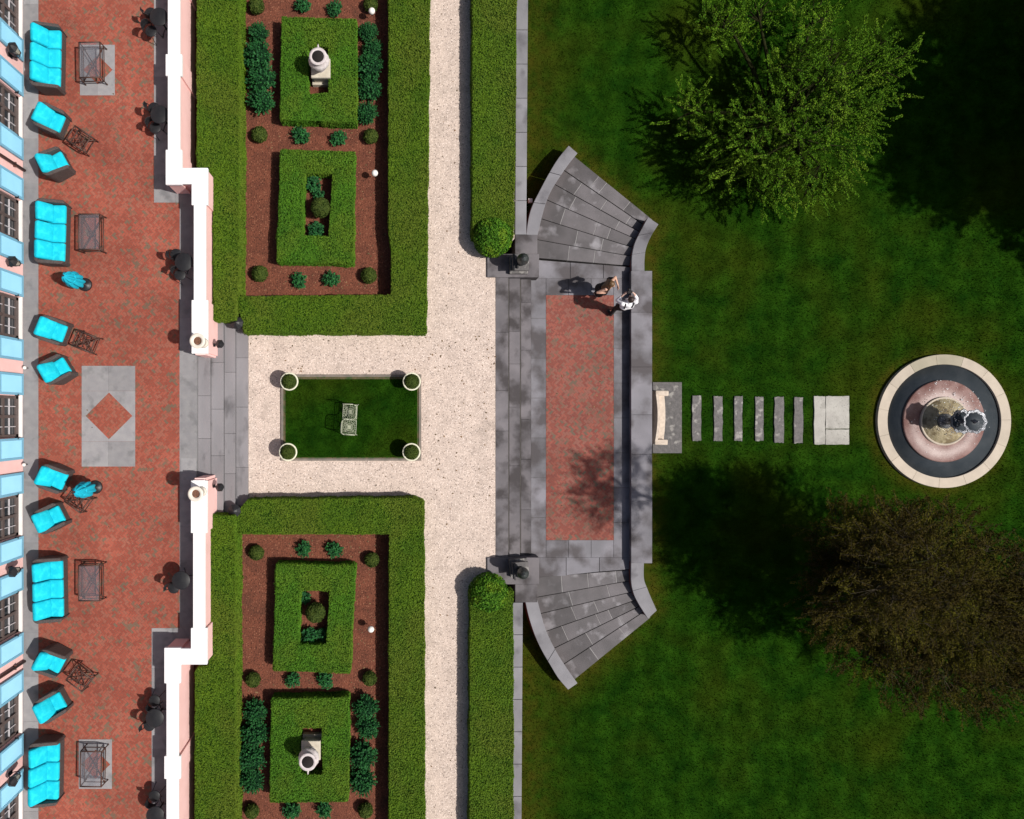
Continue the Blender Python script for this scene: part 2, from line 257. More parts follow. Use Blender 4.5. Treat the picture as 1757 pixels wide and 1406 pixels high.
# ------------------------------------------------------------------ mesh helpers
class MB:
    def __init__(s): s.v = []; s.f = []; s.mi = []; s.sm = []
    def add(s, vs, fs, M=None, mi=0, smooth=False):
        o = len(s.v)
        if M is not None: vs = [M @ Vector(p) for p in vs]
        s.v += [tuple(p) for p in vs]; s.f += [tuple(i+o for i in f) for f in fs]
        s.mi += [mi]*len(fs); s.sm += [smooth]*len(fs); return s
    def box(s, lo, hi, M=None, mi=0):
        x0, y0, z0 = lo; x1, y1, z1 = hi
        vs = [(x0,y0,z0),(x1,y0,z0),(x1,y1,z0),(x0,y1,z0),(x0,y0,z1),(x1,y0,z1),(x1,y1,z1),(x0,y1,z1)]
        return s.add(vs, [(3,2,1,0),(4,5,6,7),(0,1,5,4),(1,2,6,5),(2,3,7,6),(3,0,4,7)], M, mi)
    def prism(s, pts, z0, z1, mi=0):
        """pts world xy, ccw or cw"""
        a = sum(pts[i][0]*pts[(i+1) % len(pts)][1]-pts[(i+1) % len(pts)][0]*pts[i][1] for i in range(len(pts)))
        if a < 0: pts = pts[::-1]
        n = len(pts); g = (lambda z, p: p[2] if z is None else z)
        vs = [(p[0], p[1], z0 if not callable(z0) else z0(p)) for p in pts]+[(p[0], p[1], z1 if not callable(z1) else z1(p)) for p in pts]
        fs = [tuple(range(n-1, -1, -1)), tuple(range(n, 2*n))]+[(i, (i+1) % n, n+(i+1) % n, n+i) for i in range(n)]
        return s.add(vs, fs, None, mi)
    def rbox(s, h, r, c=(0,0,0), M=None, n=5, puff=0, mi=0):
        vs = []; fs = []; hx, hy, hz = h
        def lin(H):
            k = [-H, -H+r*.3, -H+r]; mid = [(-H+r)+(2*H-2*r)*i/n for i in range(1, n)]
            return k+mid+[H-r, H-r*.3, H]
        X, Y, Z = lin(hx), lin(hy), lin(hz)
        idx = {}
        def vid(i, j, k):
            key = (i, j, k)
            if key in idx: return idx[key]
            p = Vector((X[i], Y[j], Z[k])); q = Vector((max(-hx+r, min(hx-r, p.x)), max(-hy+r, min(hy-r, p.y)), max(-hz+r, min(hz-r, p.z))))
            d = p-q
            if d.length > 1e-9: p = q+d.normalized()*r
            if puff: p.z += puff*(1 if p.z > 0 else -1)*max(0, (1-(p.x/hx)**2))*max(0, (1-(p.y/hy)**2))
            idx[key] = len(vs); vs.append(p+Vector(c)); return idx[key]
        a, b, d_ = len(X)-1, len(Y)-1, len(Z)-1
        for i in range(a):
            for j in range(b):
                fs.append((vid(i,j,0), vid(i,j+1,0), vid(i+1,j+1,0), vid(i+1,j,0))); fs.append((vid(i,j,d_), vid(i+1,j,d_), vid(i+1,j+1,d_), vid(i,j+1,d_)))
        for i in range(a):
            for k in range(d_):
                fs.append((vid(i,0,k), vid(i+1,0,k), vid(i+1,0,k+1), vid(i,0,k+1))); fs.append((vid(i,b,k), vid(i,b,k+1), vid(i+1,b,k+1), vid(i+1,b,k)))
        for j in range(b):
            for k in range(d_):
                fs.append((vid(0,j,k), vid(0,j,k+1), vid(0,j+1,k+1), vid(0,j+1,k))); fs.append((vid(a,j,k), vid(a,j+1,k), vid(a,j+1,k+1), vid(a,j,k+1)))
        return s.add(vs, fs, M, mi, True)
    def tube(s, a, b, r, r2=None, n=8, M=None, mi=0, caps=True):
        a = Vector(a); b = Vector(b); r2 = r if r2 is None else r2; d = b-a
        if d.length < 1e-6: return s
        q = d.to_track_quat('Z', 'Y'); vs = []
        for p, rr in ((a, r), (b, r2)):
            for i in range(n):
                t = 2*PI*i/n; vs.append(p+q @ Vector((math.cos(t)*rr, math.sin(t)*rr, 0)))
        fs = [(i, (i+1) % n, n+(i+1) % n, n+i) for i in range(n)]
        if caps: fs += [tuple(range(n-1, -1, -1)), tuple(range(n, 2*n))]
        return s.add(vs, fs, M, mi, n > 5)
    def path(s, pts, r, n=6, M=None, mi=0, closed=False):
        pts = [Vector(p) for p in pts]
        if closed: pts = pts+[pts[0]]
        for a, b in zip(pts[:-1], pts[1:]): s.tube(a, b, r, r, n, M, mi)
        return s
    def lathe(s, prof, n=32, c=(0,0,0), M=None, mi=0, wob=None):
        vs = []; fs = []
        for k, (r, z) in enumerate(prof):
            for i in range(n):
                t = 2*PI*i/n; rr = r*(wob(t, k) if wob else 1); vs.append((c[0]+rr*math.cos(t), c[1]+rr*math.sin(t), c[2]+z))
        m = len(prof)
        for k in range(m-1):
            for i in range(n):
                fs.append((k*n+i, k*n+(i+1) % n, (k+1)*n+(i+1) % n, (k+1)*n+i))
        fs.append(tuple(range(n-1, -1, -1))); fs.append(tuple((m-1)*n+i for i in range(n)))
        return s.add(vs, fs, M, mi, n > 8)
    def ball(s, c, r, n=12, mi=0, sc=(1,1,1), M=None):
        prof = [(max(1e-4, r*math.sin(PI*k/(n))), -r*math.cos(PI*k/n)) for k in range(n+1)]
        mm = Matrix.Translation(c) @ Matrix.Diagonal((sc[0], sc[1], sc[2], 1))
        if M is not None: mm = M @ mm
        return s.lathe(prof, n*2, (0,0,0), mm, mi)
    def capsule(s, a, ra, b, rb, n=14):
        s.ball(a, ra, 8); s.ball(b, rb, 8); return s.tube(a, b, ra, rb, n)
    def build(s, name, mats, parent=None, bevel=0, remesh=0):
        me = bpy.data.meshes.new(name); me.from_pydata(s.v, [], s.f)
        if isinstance(mats, str): mats = [mats]
        for m in mats: me.materials.append(MATS[m])
        me.polygons.foreach_set('material_index', s.mi); me.polygons.foreach_set('use_smooth', s.sm); me.update()
        o = bpy.data.objects.new(name, me); col.objects.link(o)
        if parent is not None: o.parent = parent
        if bevel:
            b = o.modifiers.new('bevel', 'BEVEL'); b.width = bevel; b.segments = 2; b.limit_method = 'ANGLE'; b.angle_limit = R(40)
        if remesh:
            b = o.modifiers.new('remesh', 'REMESH'); b.mode = 'VOXEL'; b.voxel_size = remesh; b.use_smooth_shade = True
            b = o.modifiers.new('smooth', 'SMOOTH'); b.factor = .5; b.iterations = 3
        return o
def npmesh(name, V, Fq, mats, mi=None, parent=None, k=4):
    """V (n,3), Fq (m,k)"""
    me = bpy.data.meshes.new(name); n = len(V); m = len(Fq)
    me.vertices.add(n); me.vertices.foreach_set('co', np.asarray(V, np.float32).ravel())
    me.loops.add(m*k); me.loops.foreach_set('vertex_index', np.asarray(Fq, np.int32).ravel())
    me.polygons.add(m); me.polygons.foreach_set('loop_start', np.arange(0, m*k, k, dtype=np.int32)); me.polygons.foreach_set('loop_total', np.full(m, k, np.int32))
    for q in ([mats] if isinstance(mats, str) else mats): me.materials.append(MATS[q])
    if mi is not None: me.polygons.foreach_set('material_index', np.asarray(mi, np.int32))
    me.update(calc_edges=True); me.validate()
    o = bpy.data.objects.new(name, me); col.objects.link(o)
    if parent is not None: o.parent = parent
    return o
def tag(o, label=None, cat=None, group=None, kind=None):
    if label: o['label'] = label
    if cat: o['category'] = cat
    if group: o['group'] = group
    if kind: o['kind'] = kind
    return o
def thing(name, label, cat, loc=(0,0,0), rz=0, group=None):
    o = bpy.data.objects.new(name, None); col.objects.link(o); o.location = loc; o.rotation_euler = (0, 0, rz); o.empty_display_size = .2
    return tag(o, label, cat, group)
def kids(o): return [c for c in bpy.data.objects if c.parent == o]
def copy_tree(o, parent=None):
    c = o.copy(); col.objects.link(c)
    if parent is not None: c.parent = parent
    for ch in kids(o): copy_tree(ch, c)
    return c
def spread(proto, items, group=None):
    """items: (loc, rz, label[, scale])"""
    for i, it in enumerate(items):
        o = proto if i == 0 else copy_tree(proto)
        o.location = it[0]; o.rotation_euler = (0, 0, it[1]); o['label'] = it[2]
        if len(it) > 3: o.scale = (it[3],)*3 if not isinstance(it[3], tuple) else it[3]
        if group: o['group'] = group
def struct(name, mb, m, **k): return tag(mb.build(name, m, **k), kind='structure')
def polyP(pts, z): return [tuple(P(x, y, z))[:2] for x, y in pts]
def rectP(x0, y0, x1, y1, z): return polyP([(x0, y0), (x1, y0), (x1, y1), (x0, y1)], z)

# ------------------------------------------------------------------ leaf generator
def leaf_quads(C, Nn, size, aspect=1.6, flat=.5):
    """centres (n,3), normals (n,3), size (n,) -> verts, quads"""
    n = len(C); Nn = Nn/np.maximum(1e-6, np.linalg.norm(Nn, axis=1, keepdims=True))
    Nn = Nn+rng.normal(0, flat, (n, 3)); Nn /= np.linalg.norm(Nn, axis=1, keepdims=True)
    T = rng.normal(0, 1, (n, 3)); U = np.cross(Nn, T); U /= np.maximum(1e-6, np.linalg.norm(U, axis=1, keepdims=True)); W = np.cross(Nn, U)
    s = np.asarray(size).reshape(-1, 1)
    V = np.stack([C-U*s*aspect/2, C-W*s/2, C+U*s*aspect/2, C+W*s/2], 1).reshape(-1, 3)
    return V, np.arange(4*n).reshape(-1, 4)
def inpoly(x, y, pts):
    r = np.zeros(len(x), bool); n = len(pts); j = n-1
    for i in range(n):
        xi, yi = pts[i][:2]; xj, yj = pts[j][:2]
        c = ((yi > y) != (yj > y)) & (x < (xj-xi)*(y-yi)/((yj-yi) if yj != yi else 1e-9)+xi); r ^= c; j = i
    return r
def wav(x, y, k=1.0, s=0.0): return (np.sin(x*2.3*k+s)+np.sin(y*1.9*k+s*2+1)+np.sin((x+y)*3.7*k+s)+np.sin((x-y)*5.1*k+2*s))/4
def hedge(name, label, pts_px, h, z0=0.0, hole=None, leaf='hedge leaf', dens=2900, group=None, size=.027, side=1.0):
    zt = z0+h; pts = polyP(pts_px, zt); hol = polyP(hole, zt) if hole else None
    xs = [p[0] for p in pts]; ys = [p[1] for p in pts]
    A = (max(xs)-min(xs))*(max(ys)-min(ys)); n = int(A*dens)
    x = rng.uniform(min(xs), max(xs), n); y = rng.uniform(min(ys), max(ys), n); k = inpoly(x, y, pts)
    if hol: k &= ~inpoly(x, y, hol)
    x = x[k]; y = y[k]; z = zt+wav(x, y, 1.5)*.018+rng.normal(0, .012, len(x))
    C = [np.stack([x, y, z], 1)]; Nn = [np.tile([0, 0, 1.0], (len(x), 1))]
    for loop, sgn in ((pts, 1), (hol, -1)):
        if not loop: continue
        a = sum(loop[i][0]*loop[(i+1) % len(loop)][1]-loop[(i+1) % len(loop)][0]*loop[i][1] for i in range(len(loop)))
        sg = sgn*(1 if a > 0 else -1)
        for i in range(len(loop)):
            p = np.array(loop[i]); q = np.array(loop[(i+1) % len(loop)]); d = q-p; Ld = np.linalg.norm(d)
            if Ld < .02: continue
            nn = np.array([d[1], -d[0]])/Ld*sg; m = int(Ld*h*dens*.8*side)+4
            t = rng.uniform(0, 1, m); zz = z0+h*(1-rng.uniform(0, 1, m)**1.5)
            off = (wav(p[0]+d[0]*t, p[1]+d[1]*t, 1.3)*.03+wav(p[0]+d[0]*t, p[1]+d[1]*t, 4.2)*.012)+rng.normal(0.0, .012, m)-.015*(zz > zt-.03)
            C.append(np.stack([p[0]+d[0]*t+nn[0]*off, p[1]+d[1]*t+nn[1]*off, zz], 1)); Nn.append(np.tile([nn[0], nn[1], .5], (m, 1)))
    C = np.concatenate(C); Nn = np.concatenate(Nn)
    V, Q = leaf_quads(C, Nn, rng.uniform(size*.7, size*1.35, len(C)))
    root = thing(name, label, 'hedge', (float(np.mean(xs)), float(np.mean(ys)), z0), 0, group)
    b = MB()
    def inset(loop, d):
        a = sum(loop[i][0]*loop[(i+1) % len(loop)][1]-loop[(i+1) % len(loop)][0]*loop[i][1] for i in range(len(loop))); sg = 1 if a > 0 else -1
        out = []; n = len(loop)
        for i in range(n):
            p0, p1, p2 = [Vector(loop[(i+k) % n]) for k in (-1, 0, 1)]
            d1 = (p1-p0).normalized(); d2 = (p2-p1).normalized(); n1 = Vector((-d1.y, d1.x))*sg; n2 = Vector((-d2.y, d2.x))*sg
            mdir = n1+n2; mdir = mdir/max(.3, mdir.length_squared)*2; out.append(tuple(p1+mdir*d))
        return out
    ip = inset(pts, .02)
    if not hol: b.prism(ip, z0-.02, zt-.02)
    else:
        ih = inset(hol, -.02)
        if (sum(ip[i][0]*ip[(i+1) % 4][1]-ip[(i+1) % 4][0]*ip[i][1] for i in range(4)) > 0) != (sum(ih[i][0]*ih[(i+1) % 4][1]-ih[(i+1) % 4][0]*ih[i][1] for i in range(4)) > 0): ih = ih[::-1]
        for i in range(4):
            j = (i+1) % 4; b.prism([ip[i], ip[j], ih[j], ih[i]], z0-.02, zt-.02)
    c = Vector(root.location)
    b.v = [(p[0]-c.x, p[1]-c.y, p[2]-c.z) for p in b.v]
    b.build('branch_core', 'hedge body', root)
    npmesh('leaves', V-np.array(c), Q, leaf, parent=root)
    return root
def ball_cloud(c, rad, n, size, squash=1.0, shell=.12, top_only=True):
    u = rng.normal(0, 1, (n, 3)); u /= np.linalg.norm(u, axis=1, keepdims=True)
    if top_only: u[:, 2] = np.where(u[:, 2] < -.3, -u[:, 2], u[:, 2])
    r = rad*(1-shell*rng.uniform(0, 1, n)**2+.05*wav(u[:, 0]*4, u[:, 1]*4+u[:, 2]*3))
    C = u*r.reshape(-1, 1); C[:, 2] *= squash
    return C+np.array(c), u
def shrub_ball(name, rad, leaf, body='hedge body', n=1500, size=.03, squash=1.0, cat='shrub', flat=.5):
    root = thing(name, '', cat)
    cz = rad*squash*.8
    MB().ball((0, 0, cz), rad*.9, 10, sc=(1, 1, squash)).build('branch_core', body, root)
    C, u = ball_cloud((0, 0, cz), rad, n, size, squash)
    V, Q = leaf_quads(C, u, rng.uniform(size*.7, size*1.3, n), flat=flat); npmesh('leaves', V, Q, leaf, parent=root)
    return root
def spiky(name, rad, leaf, nsh=60, cat='shrub', height=.35, seed=0):
    """loose open shrub: upright shoots with leaf pairs"""
    root = thing(name, '', cat); st = MB(); Cs = []; Ns = []
    for i in range(nsh):
        a = rng.uniform(0, 2*PI); rr = rad*math.sqrt(rng.uniform(0, 1)); base = Vector((math.cos(a)*rr*.3, math.sin(a)*rr*.3, 0))
        tip = Vector((math.cos(a)*rr, math.sin(a)*rr, height*(1.1-.5*rr/rad)*rng.uniform(.75, 1.1)))
        st.tube(base, tip, .005, .003, 3)
        for k in range(12):
            t = .35+.65*k/11; p = base.lerp(tip, t); Cs.append(p+Vector(rng.normal(0, .018, 3))); Ns.append(tuple((tip-base).normalized()*.4+Vector((0, 0, .7))))
    st.build('stem', 'bark', root)
    V, Q = leaf_quads(np.array([tuple(c) for c in Cs]), np.array(Ns), rng.uniform(.03, .055, len(Cs)), flat=.6); npmesh('leaves', V, Q, leaf, parent=root)
    return root

# ================================================================== GROUND LEVELS
g = MB(); g.box((-300, -300, -1.6), (300, 300, -1.5)); struct('ground', g, 'ground far')
YT, YB = 20.0, -20.0
# upper garden level (gravel), retained along its east edge
ex_t = P(888, 0, 0).x; ex_b = P(882, 1406, 0).x
edge = [(-6.2, YB), (ex_b, YB), (ex_b, P(0, 1035, 0).y), (P(850, 0, 0).x, P(0, 990, 0).y), (P(850, 0, 0).x, P(0, 440, 0).y), (ex_t, P(0, 405, 0).y), (ex_t, YT), (-6.2, YT)]
g = MB(); g.prism(edge, -1.5, 0.0); struct('gravel_path', g, 'gravel')
PLAT_POLY = polyP([(900, 380), (905, 330), (975, 248), (1112, 372), (1132, 384), (1121, 420), (1121, 1000), (1128, 1048), (1112, 1062), (975, 1186), (905, 1070), (885, 1000), (840, 990), (840, 440)], ZL+.3)
FC = P(1620.5, 723, -.95)
def dryness(x, y):
    d = np.full(len(x), 9.0); n = len(PLAT_POLY)
    for i in range(n):
        a = np.array(PLAT_POLY[i]); b_ = np.array(PLAT_POLY[(i+1) % n]); e = b_-a; t = np.clip(((x-a[0])*e[0]+(y-a[1])*e[1])/(e @ e), 0, 1)
        d = np.minimum(d, np.hypot(x-a[0]-t*e[0], y-a[1]-t*e[1]))
    k = np.exp(-(d/.42)**1.5)*.9
    k = np.maximum(k, np.exp(-(np.maximum(0, x-3.9)/.95)**1.6)*.85)
    k = np.maximum(k, np.exp(-(np.abs(np.hypot(x-FC.x, y-FC.y)-2.22)/.22)**2)*.8)
    return k
def set_dry(o, x, y):
    a = o.data.attributes.new('dry', 'FLOAT', 'POINT'); a.data.foreach_set('value', dryness(x, y).astype(np.float32)); return o
def lawn_mesh():
    xs = np.concatenate([np.linspace(3.4, 22, 170), np.linspace(22.5, 60, 30)]); ys = np.concatenate([np.linspace(-45, -14.5, 20), np.linspace(-14, 14, 240), np.linspace(14.5, 45, 20)]); V = []; 
    for y in ys:
        for x in xs: V.append((x, y, ZL+.0))
    V = np.array(V); V[:, 2] += wav(V[:, 0], V[:, 1], .25)*.03
    nx = len(xs); Q = [(j*nx+i, j*nx+i+1, (j+1)*nx+i+1, (j+1)*nx+i) for j in range(len(ys)-1) for i in range(nx-1)]
    return tag(set_dry(npmesh('lawn', V, Q, 'lawn'), V[:, 0], V[:, 1]), kind='structure')
lawn_mesh()
# terrace
g = MB(); zt = ZT-.006
wx1 = P(298, 0, 1.6).x; wx2 = P(342.5, 0, 1.6).x
yj1 = P(0, 302, 1.6).y; yj2 = P(0, 1127, 1.6).y
sx = P(337, 0, ZT).x; sy1 = P(0, 600, ZT).y; sy2 = P(0, 832, ZT).y
g.prism([(-11.6, YB), (wx1, YB), (wx1, yj2), (wx2, yj2), (wx2, sy2), (sx, sy2), (sx, sy1), (wx2, sy1), (wx2, yj1), (wx1, yj1), (wx1, YT), (-11.6, YT)], -.1, zt)
struct('terrace_base', g, 'bluestone')
def slabs(mb, x0, y0, x1, y1, nx, ny, z, t=.012, gap=.006, mi=0, jitter=0):
    xs = np.linspace(x0, x1, nx+1); ys = np.linspace(y0, y1, ny+1)
    for i in range(nx):
        sh = rng.uniform(-jitter, jitter)
        for j in range(ny):
            a = ys[j]+(sh if 0 < j else 0); b = ys[j+1]+(sh if j < ny-1 else 0)
            p = rectP(xs[i], a, xs[i+1], b, z); X = [q[0] for q in p]; Y = [q[1] for q in p]
            mb.box((min(X)+gap, min(Y)+gap, z-t), (max(X)-gap, max(Y)-gap, z), mi=mi)
# brick field: whole terrace minus inlays
g = MB(); tb = [(66, -300), (264, -300), (264, 348), (308, 348), (308, 1078), (260, 1078), (260, 1700), (66, 1700)]
g.prism(polyP(tb, ZT), ZT-.02, ZT); struct('terrace_brick_paving', g, 'terrace brick')
g = MB(); slabs(g, 40, -300, 66, 1700, 1, 26, ZT+.001); slabs(g, 264, -300, 300, 348, 1, 9, ZT+.001); slabs(g, 300, 300, 308, 348, 1, 1, ZT+.001)
slabs(g, 308, 330, 345, 600, 1, 5, ZT+.001); slabs(g, 308, 845, 345, 1078, 1, 4, ZT+.001); slabs(g, 260, 1078, 296, 1700, 1, 9, ZT+.001); slabs(g, 296, 1078, 330, 1128, 1, 1, ZT+.001)
slabs(g, 310, 604, 337, 832, 1, 5, ZT+.001)
struct('terrace_stone_border', g, 'bluestone')
# inlays
def inlay(x0, y0, x1, y1, dx, dy, r, nx, ny, label):
    g = MB(); slabs(g, x0, y0, x1, y1, nx, ny, ZT+.008, t=.02, gap=.002); struct('stone_inlay', g, 'bluestone')
    g = MB(); g.prism(polyP([(dx-r, dy), (dx, dy+r), (dx+r, dy), (dx, dy-r)], ZT+.012), ZT, ZT+.0125); struct('brick_diamond_inlay', g, 'terrace brick')
inlay(140, 628, 232, 801, 187, 714, 40, 2, 4, ''); inlay(137, 77, 197, 164, 168, 120, 25, 2, 2, ''); inlay(135, 1269, 192, 1354, 164, 1312, 25, 2, 2, '')
# mulch beds
g = MB(); g.prism(rectP(330, -300, 672, 508, .012), -.05, .012); g.prism(rectP(300, 915, 672, 1700, .012), -.05, .012)
struct('mulch_bed', g, 'mulch')
# west strip between parapet and hedge is mulch as well
# front lawn panel with edging
g = MB(); g.prism(rectP(485, 646, 720, 789, .03), -.05, .03); struct('lawn_panel_soil', g, 'lawn soil')
g = MB(); g.prism(rectP(490, 651, 716, 785, .04), 0, .04); struct('lawn_panel', g, 'lawn')
g = MB()
for a in ((482, 643, 723, 647), (482, 787, 723, 791), (482, 647, 486, 787), (719, 647, 723, 787)): g.prism(rectP(*a, .05), -.05, .05)
struct('lawn_panel_edging', g, 'panel edge')
# grass blades (stuff)
def blades(name, n, reg, z, hgt=.055, keep=None):
    x = rng.uniform(reg[0], reg[2], n); y = rng.uniform(reg[1], reg[3], n)
    if keep is not None: k = keep(x, y); x = x[k]; y = y[k]; n = len(x)
    zz = z+(wav(x, y, .25)*.03 if z < -1 else 0*x)
    a = rng.uniform(0, 2*PI, n); w_ = rng.uniform(.006, .014, n); L_ = rng.normal(0, .03, (n, 2)); h = rng.uniform(.5, 1.2, n)*hgt
    V = np.stack([np.stack([x-np.cos(a)*w_, y-np.sin(a)*w_, zz-.01], 1), np.stack([x+np.cos(a)*w_, y+np.sin(a)*w_, zz-.01], 1), np.stack([x+L_[:, 0], y+L_[:, 1], zz+h], 1)], 1).reshape(-1, 3)
    o = npmesh(name, V, np.arange(3*n).reshape(-1, 3), 'grass blade', k=3)
    if z < -1: set_dry(o, V[:, 0], V[:, 1])
    return tag(o, 'short green lawn grass', None, None, 'stuff')
def keep_lawn(x, y): return ~inpoly(x, y, PLAT_POLY) & ((x-FC.x)**2+(y-FC.y)**2 > 2.2**2) & (x > 3.95)
a = blades('lawn_grass', 300000, (3.9, -13.5, 21, 14.5), ZL, keep=keep_lawn); a['category'] = 'grass'; a['label'] = 'short dark green grass covering the big lawn'
q = rectP(491, 652, 715, 784, .04); a = blades('lawn_grass', 16000, (q[0][0], q[2][1], q[1][0], q[0][1]), .04, .04); a['category'] = 'grass'; a['label'] = 'short grass in the small lawn panel between four planters'

# ================================================================== BUILDING
XF = P(39, 0, ZT).x
def yT(py, z=ZT): return P(0, py, z).y
wins = [-131, 36, 205, 382, 547.5, 715, 882.5, 1047, 1220, 1388, 1556]
house = thing('hotel_building', 'pink stucco building front with tall windows and pale blue shutters along the brick terrace', 'building', (XF, 0, ZT))
OW, Z0, Z1, TOP = .62, ZT+.12, ZT+2.5, 5.2
def loc(mb, c): mb.v = [(p[0]-c[0], p[1]-c[1], p[2]-c[2]) for p in mb.v]; return mb
g = MB(); wy = [yT(p) for p in wins]
g.box((XF-6, YB, -.5), (XF-.35, YT, TOP))
cuts = [YT]+[v for y in wy for v in (y+OW, y-OW)]+[YB]
for i in range(0, len(cuts), 2): g.box((XF-.35, cuts[i+1], -.5), (XF, cuts[i], TOP))
for y in wy: g.box((XF-.35, y-OW, Z1), (XF-.003, y+OW, TOP)); g.box((XF-.35, y-OW, -.5), (XF-.003, y+OW, Z0-.07))
loc(g, house.location).build('wall', 'pink stucco', house)
g = MB(); g.box((XF-6.3, YB-.1, TOP), (XF+.25, YT+.1, TOP+.2)); loc(g, house.location).build('roof', 'roof grey', house)
for y in wy:
    g = MB(); fx = XF-.12
    for s_ in (-1, 1): g.box((fx-.05, y+s_*OW-(.09 if s_ > 0 else 0), Z0), (fx+.05, y+s_*OW+(0 if s_ > 0 else .09), Z1))
    g.box((fx-.05, y-OW, Z1-.09), (fx+.05, y+OW, Z1)); g.box((fx-.055, y-.045, Z0), (fx+.055, y+.045, Z1)); g.box((fx-.05, y-OW, Z0), (fx+.05, y+OW, Z0+.12))
    for zz in (Z0+.75, Z0+1.45): g.box((fx-.045, y-OW, zz), (fx+.06, y+OW, zz+.07))
    wf = loc(g, house.location).build('window', 'window frame', house)
    g = MB(); g.box((fx-.02, y-OW+.05, Z0+.05), (fx, y+OW-.05, Z1-.05)); loc(g, house.location).build('pane', 'window glass', wf)
    g = MB()
    for s_ in (-1, 1):
        for k in (.30,): g.box((fx+.0, y+s_*k-.012, Z0+.12), (fx+.035, y+s_*k+.012, Z1-.09))
    for zz in (Z0+.42, Z0+1.1): g.box((fx+.0, y-OW+.09, zz), (fx+.032, y+OW-.09, zz+.024))
    loc(g, house.location).build('mullion', 'mullion', wf)
    g = MB(); g.box((XF-.065, y-OW-.04, Z0-.07), (XF+.03, y+OW+.04, Z0)); loc(g, house.location).build('sill', 'white paint', wf, bevel=.008)
    for s_ in (-1, 1):
        g = MB(); a = y+s_*(OW+.02); b = y+s_*(OW+.66); lo, hi = min(a, b), max(a, b); zb, ztp = ZT+.1, Z1+.05
        g.box((XF+.03, lo, zb), (XF+.06, hi, ztp)); 
        for u in (lo, hi-.07): g.box((XF+.058, u, zb), (XF+.085, u+.07, ztp))
        for zz in (zb, (zb+ztp)/2-.05, ztp-.1): g.box((XF+.058, lo+.07, zz), (XF+.083, hi-.07, zz+.1))
        n = 34
        for k in range(n):
            zz = zb+.1+(ztp-zb-.2)*k/n; M = Matrix.Translation((XF+.066, 0, zz+.03)) @ Matrix.Rotation(R(35), 4, 'Y'); g.box((-.022, lo+.07, -.004), (.022, hi-.07, .004), M)
        sh = loc(g, house.location).build('shutter', 'shutter blue', house)
        g = MB()
        zz = zb+.3; g.box((XF+.0, (lo if s_ > 0 else hi)-.03, zz), (XF+.1, (lo if s_ > 0 else hi)+.03, zz+.04))
        loc(g, house.location).build('hinge', 'black metal', sh)
for py in (293, 1135):
    g = MB(); g.tube((XF+.06, yT(py), ZT), (XF+.06, yT(py), TOP), .045, n=12)
    for zz in (.5, 1.5, 2.5): g.box((XF, yT(py)-.07, ZT+zz), (XF+.09, yT(py)+.07, ZT+zz+.04))
    loc(g, house.location).build('downspout', 'downspout brown', house)
# wall lanterns on the building
def wall_lantern(scale=1.0, name='wall_lantern'):
    r = thing(name, '', 'lamp')
    g = MB(); g.rbox((.015, .06, .10), .01, (.015, 0, .05)); g.path([(.02, 0, .02), (.12, 0, -.05), (.25, 0, -.02), (.33, 0, .1), (.33, 0, .2)], .014); g.build('bracket', 'black metal', r)
    g = MB(); c = (.33, 0, 0)
    g.lathe([(.05, .18), (.09, .2), (.09, .22)], 6, c); g.lathe([(.15, .50), (.17, .52), (.10, .60), (.04, .66), (.02, .72), (.001, .74)], 6, c)
    for k in range(6):
        t = k*PI/3; g.tube((c[0]+.085*math.cos(t), .085*math.sin(t), .22), (c[0]+.145*math.cos(t), .145*math.sin(t), .5), .008, n=4)
    g.build('lantern_frame', 'black metal', r)
    MB().lathe([(.07, .225), (.125, .495)], 6, c).build('lantern_glass', 'light lens', r)
    return r
wl = wall_lantern()
spread(wl, [((XF, yT(116), 1.3), 0, 'black wall lantern on the pink wall beside the sofa nearest the top'),
            ((XF, yT(463), 1.3), 0, 'black wall lantern on the pink wall near the upper closed umbrella'),
            ((XF, yT(967), 1.3), 0, 'black wall lantern on the pink wall beside the third sofa from the top'),
            ((XF, yT(1307), 1.3), 0, 'black wall lantern on the pink wall beside the bottommost sofa')], 'black lanterns on the building wall')
# small white ball lights at the wall foot
def globe_light(r=.08, h=.12):
    t = thing('ball_light', '', 'lamp'); MB().tube((0, 0, 0), (0, 0, h), .015).build('stem', 'black metal', t); MB().ball((0, 0, h+r*.8), r, 10).build('globe', 'globe white', t); return t
gl = globe_light(.055, .15)
spread(gl, [(P(48, 632, ZT), 0, 'small white ball light at the wall foot above the stone inlay'), (P(47, 797, ZT), 0, 'small white ball light at the wall foot below the stone inlay')], 'ball lights at the wall foot')
gl = globe_light(.10, .16)
spread(gl, [(P(638.5, 27, .2), 0, 'white ball light in the upper bed beside the right shrub row'), (P(643.5, 302, .2), 0, 'white ball light in the upper bed right of the second ring hedge'), (P(637, 1076, .2), 0, 'white ball light on mulch in the lower bed')], 'white ball lights in the beds')

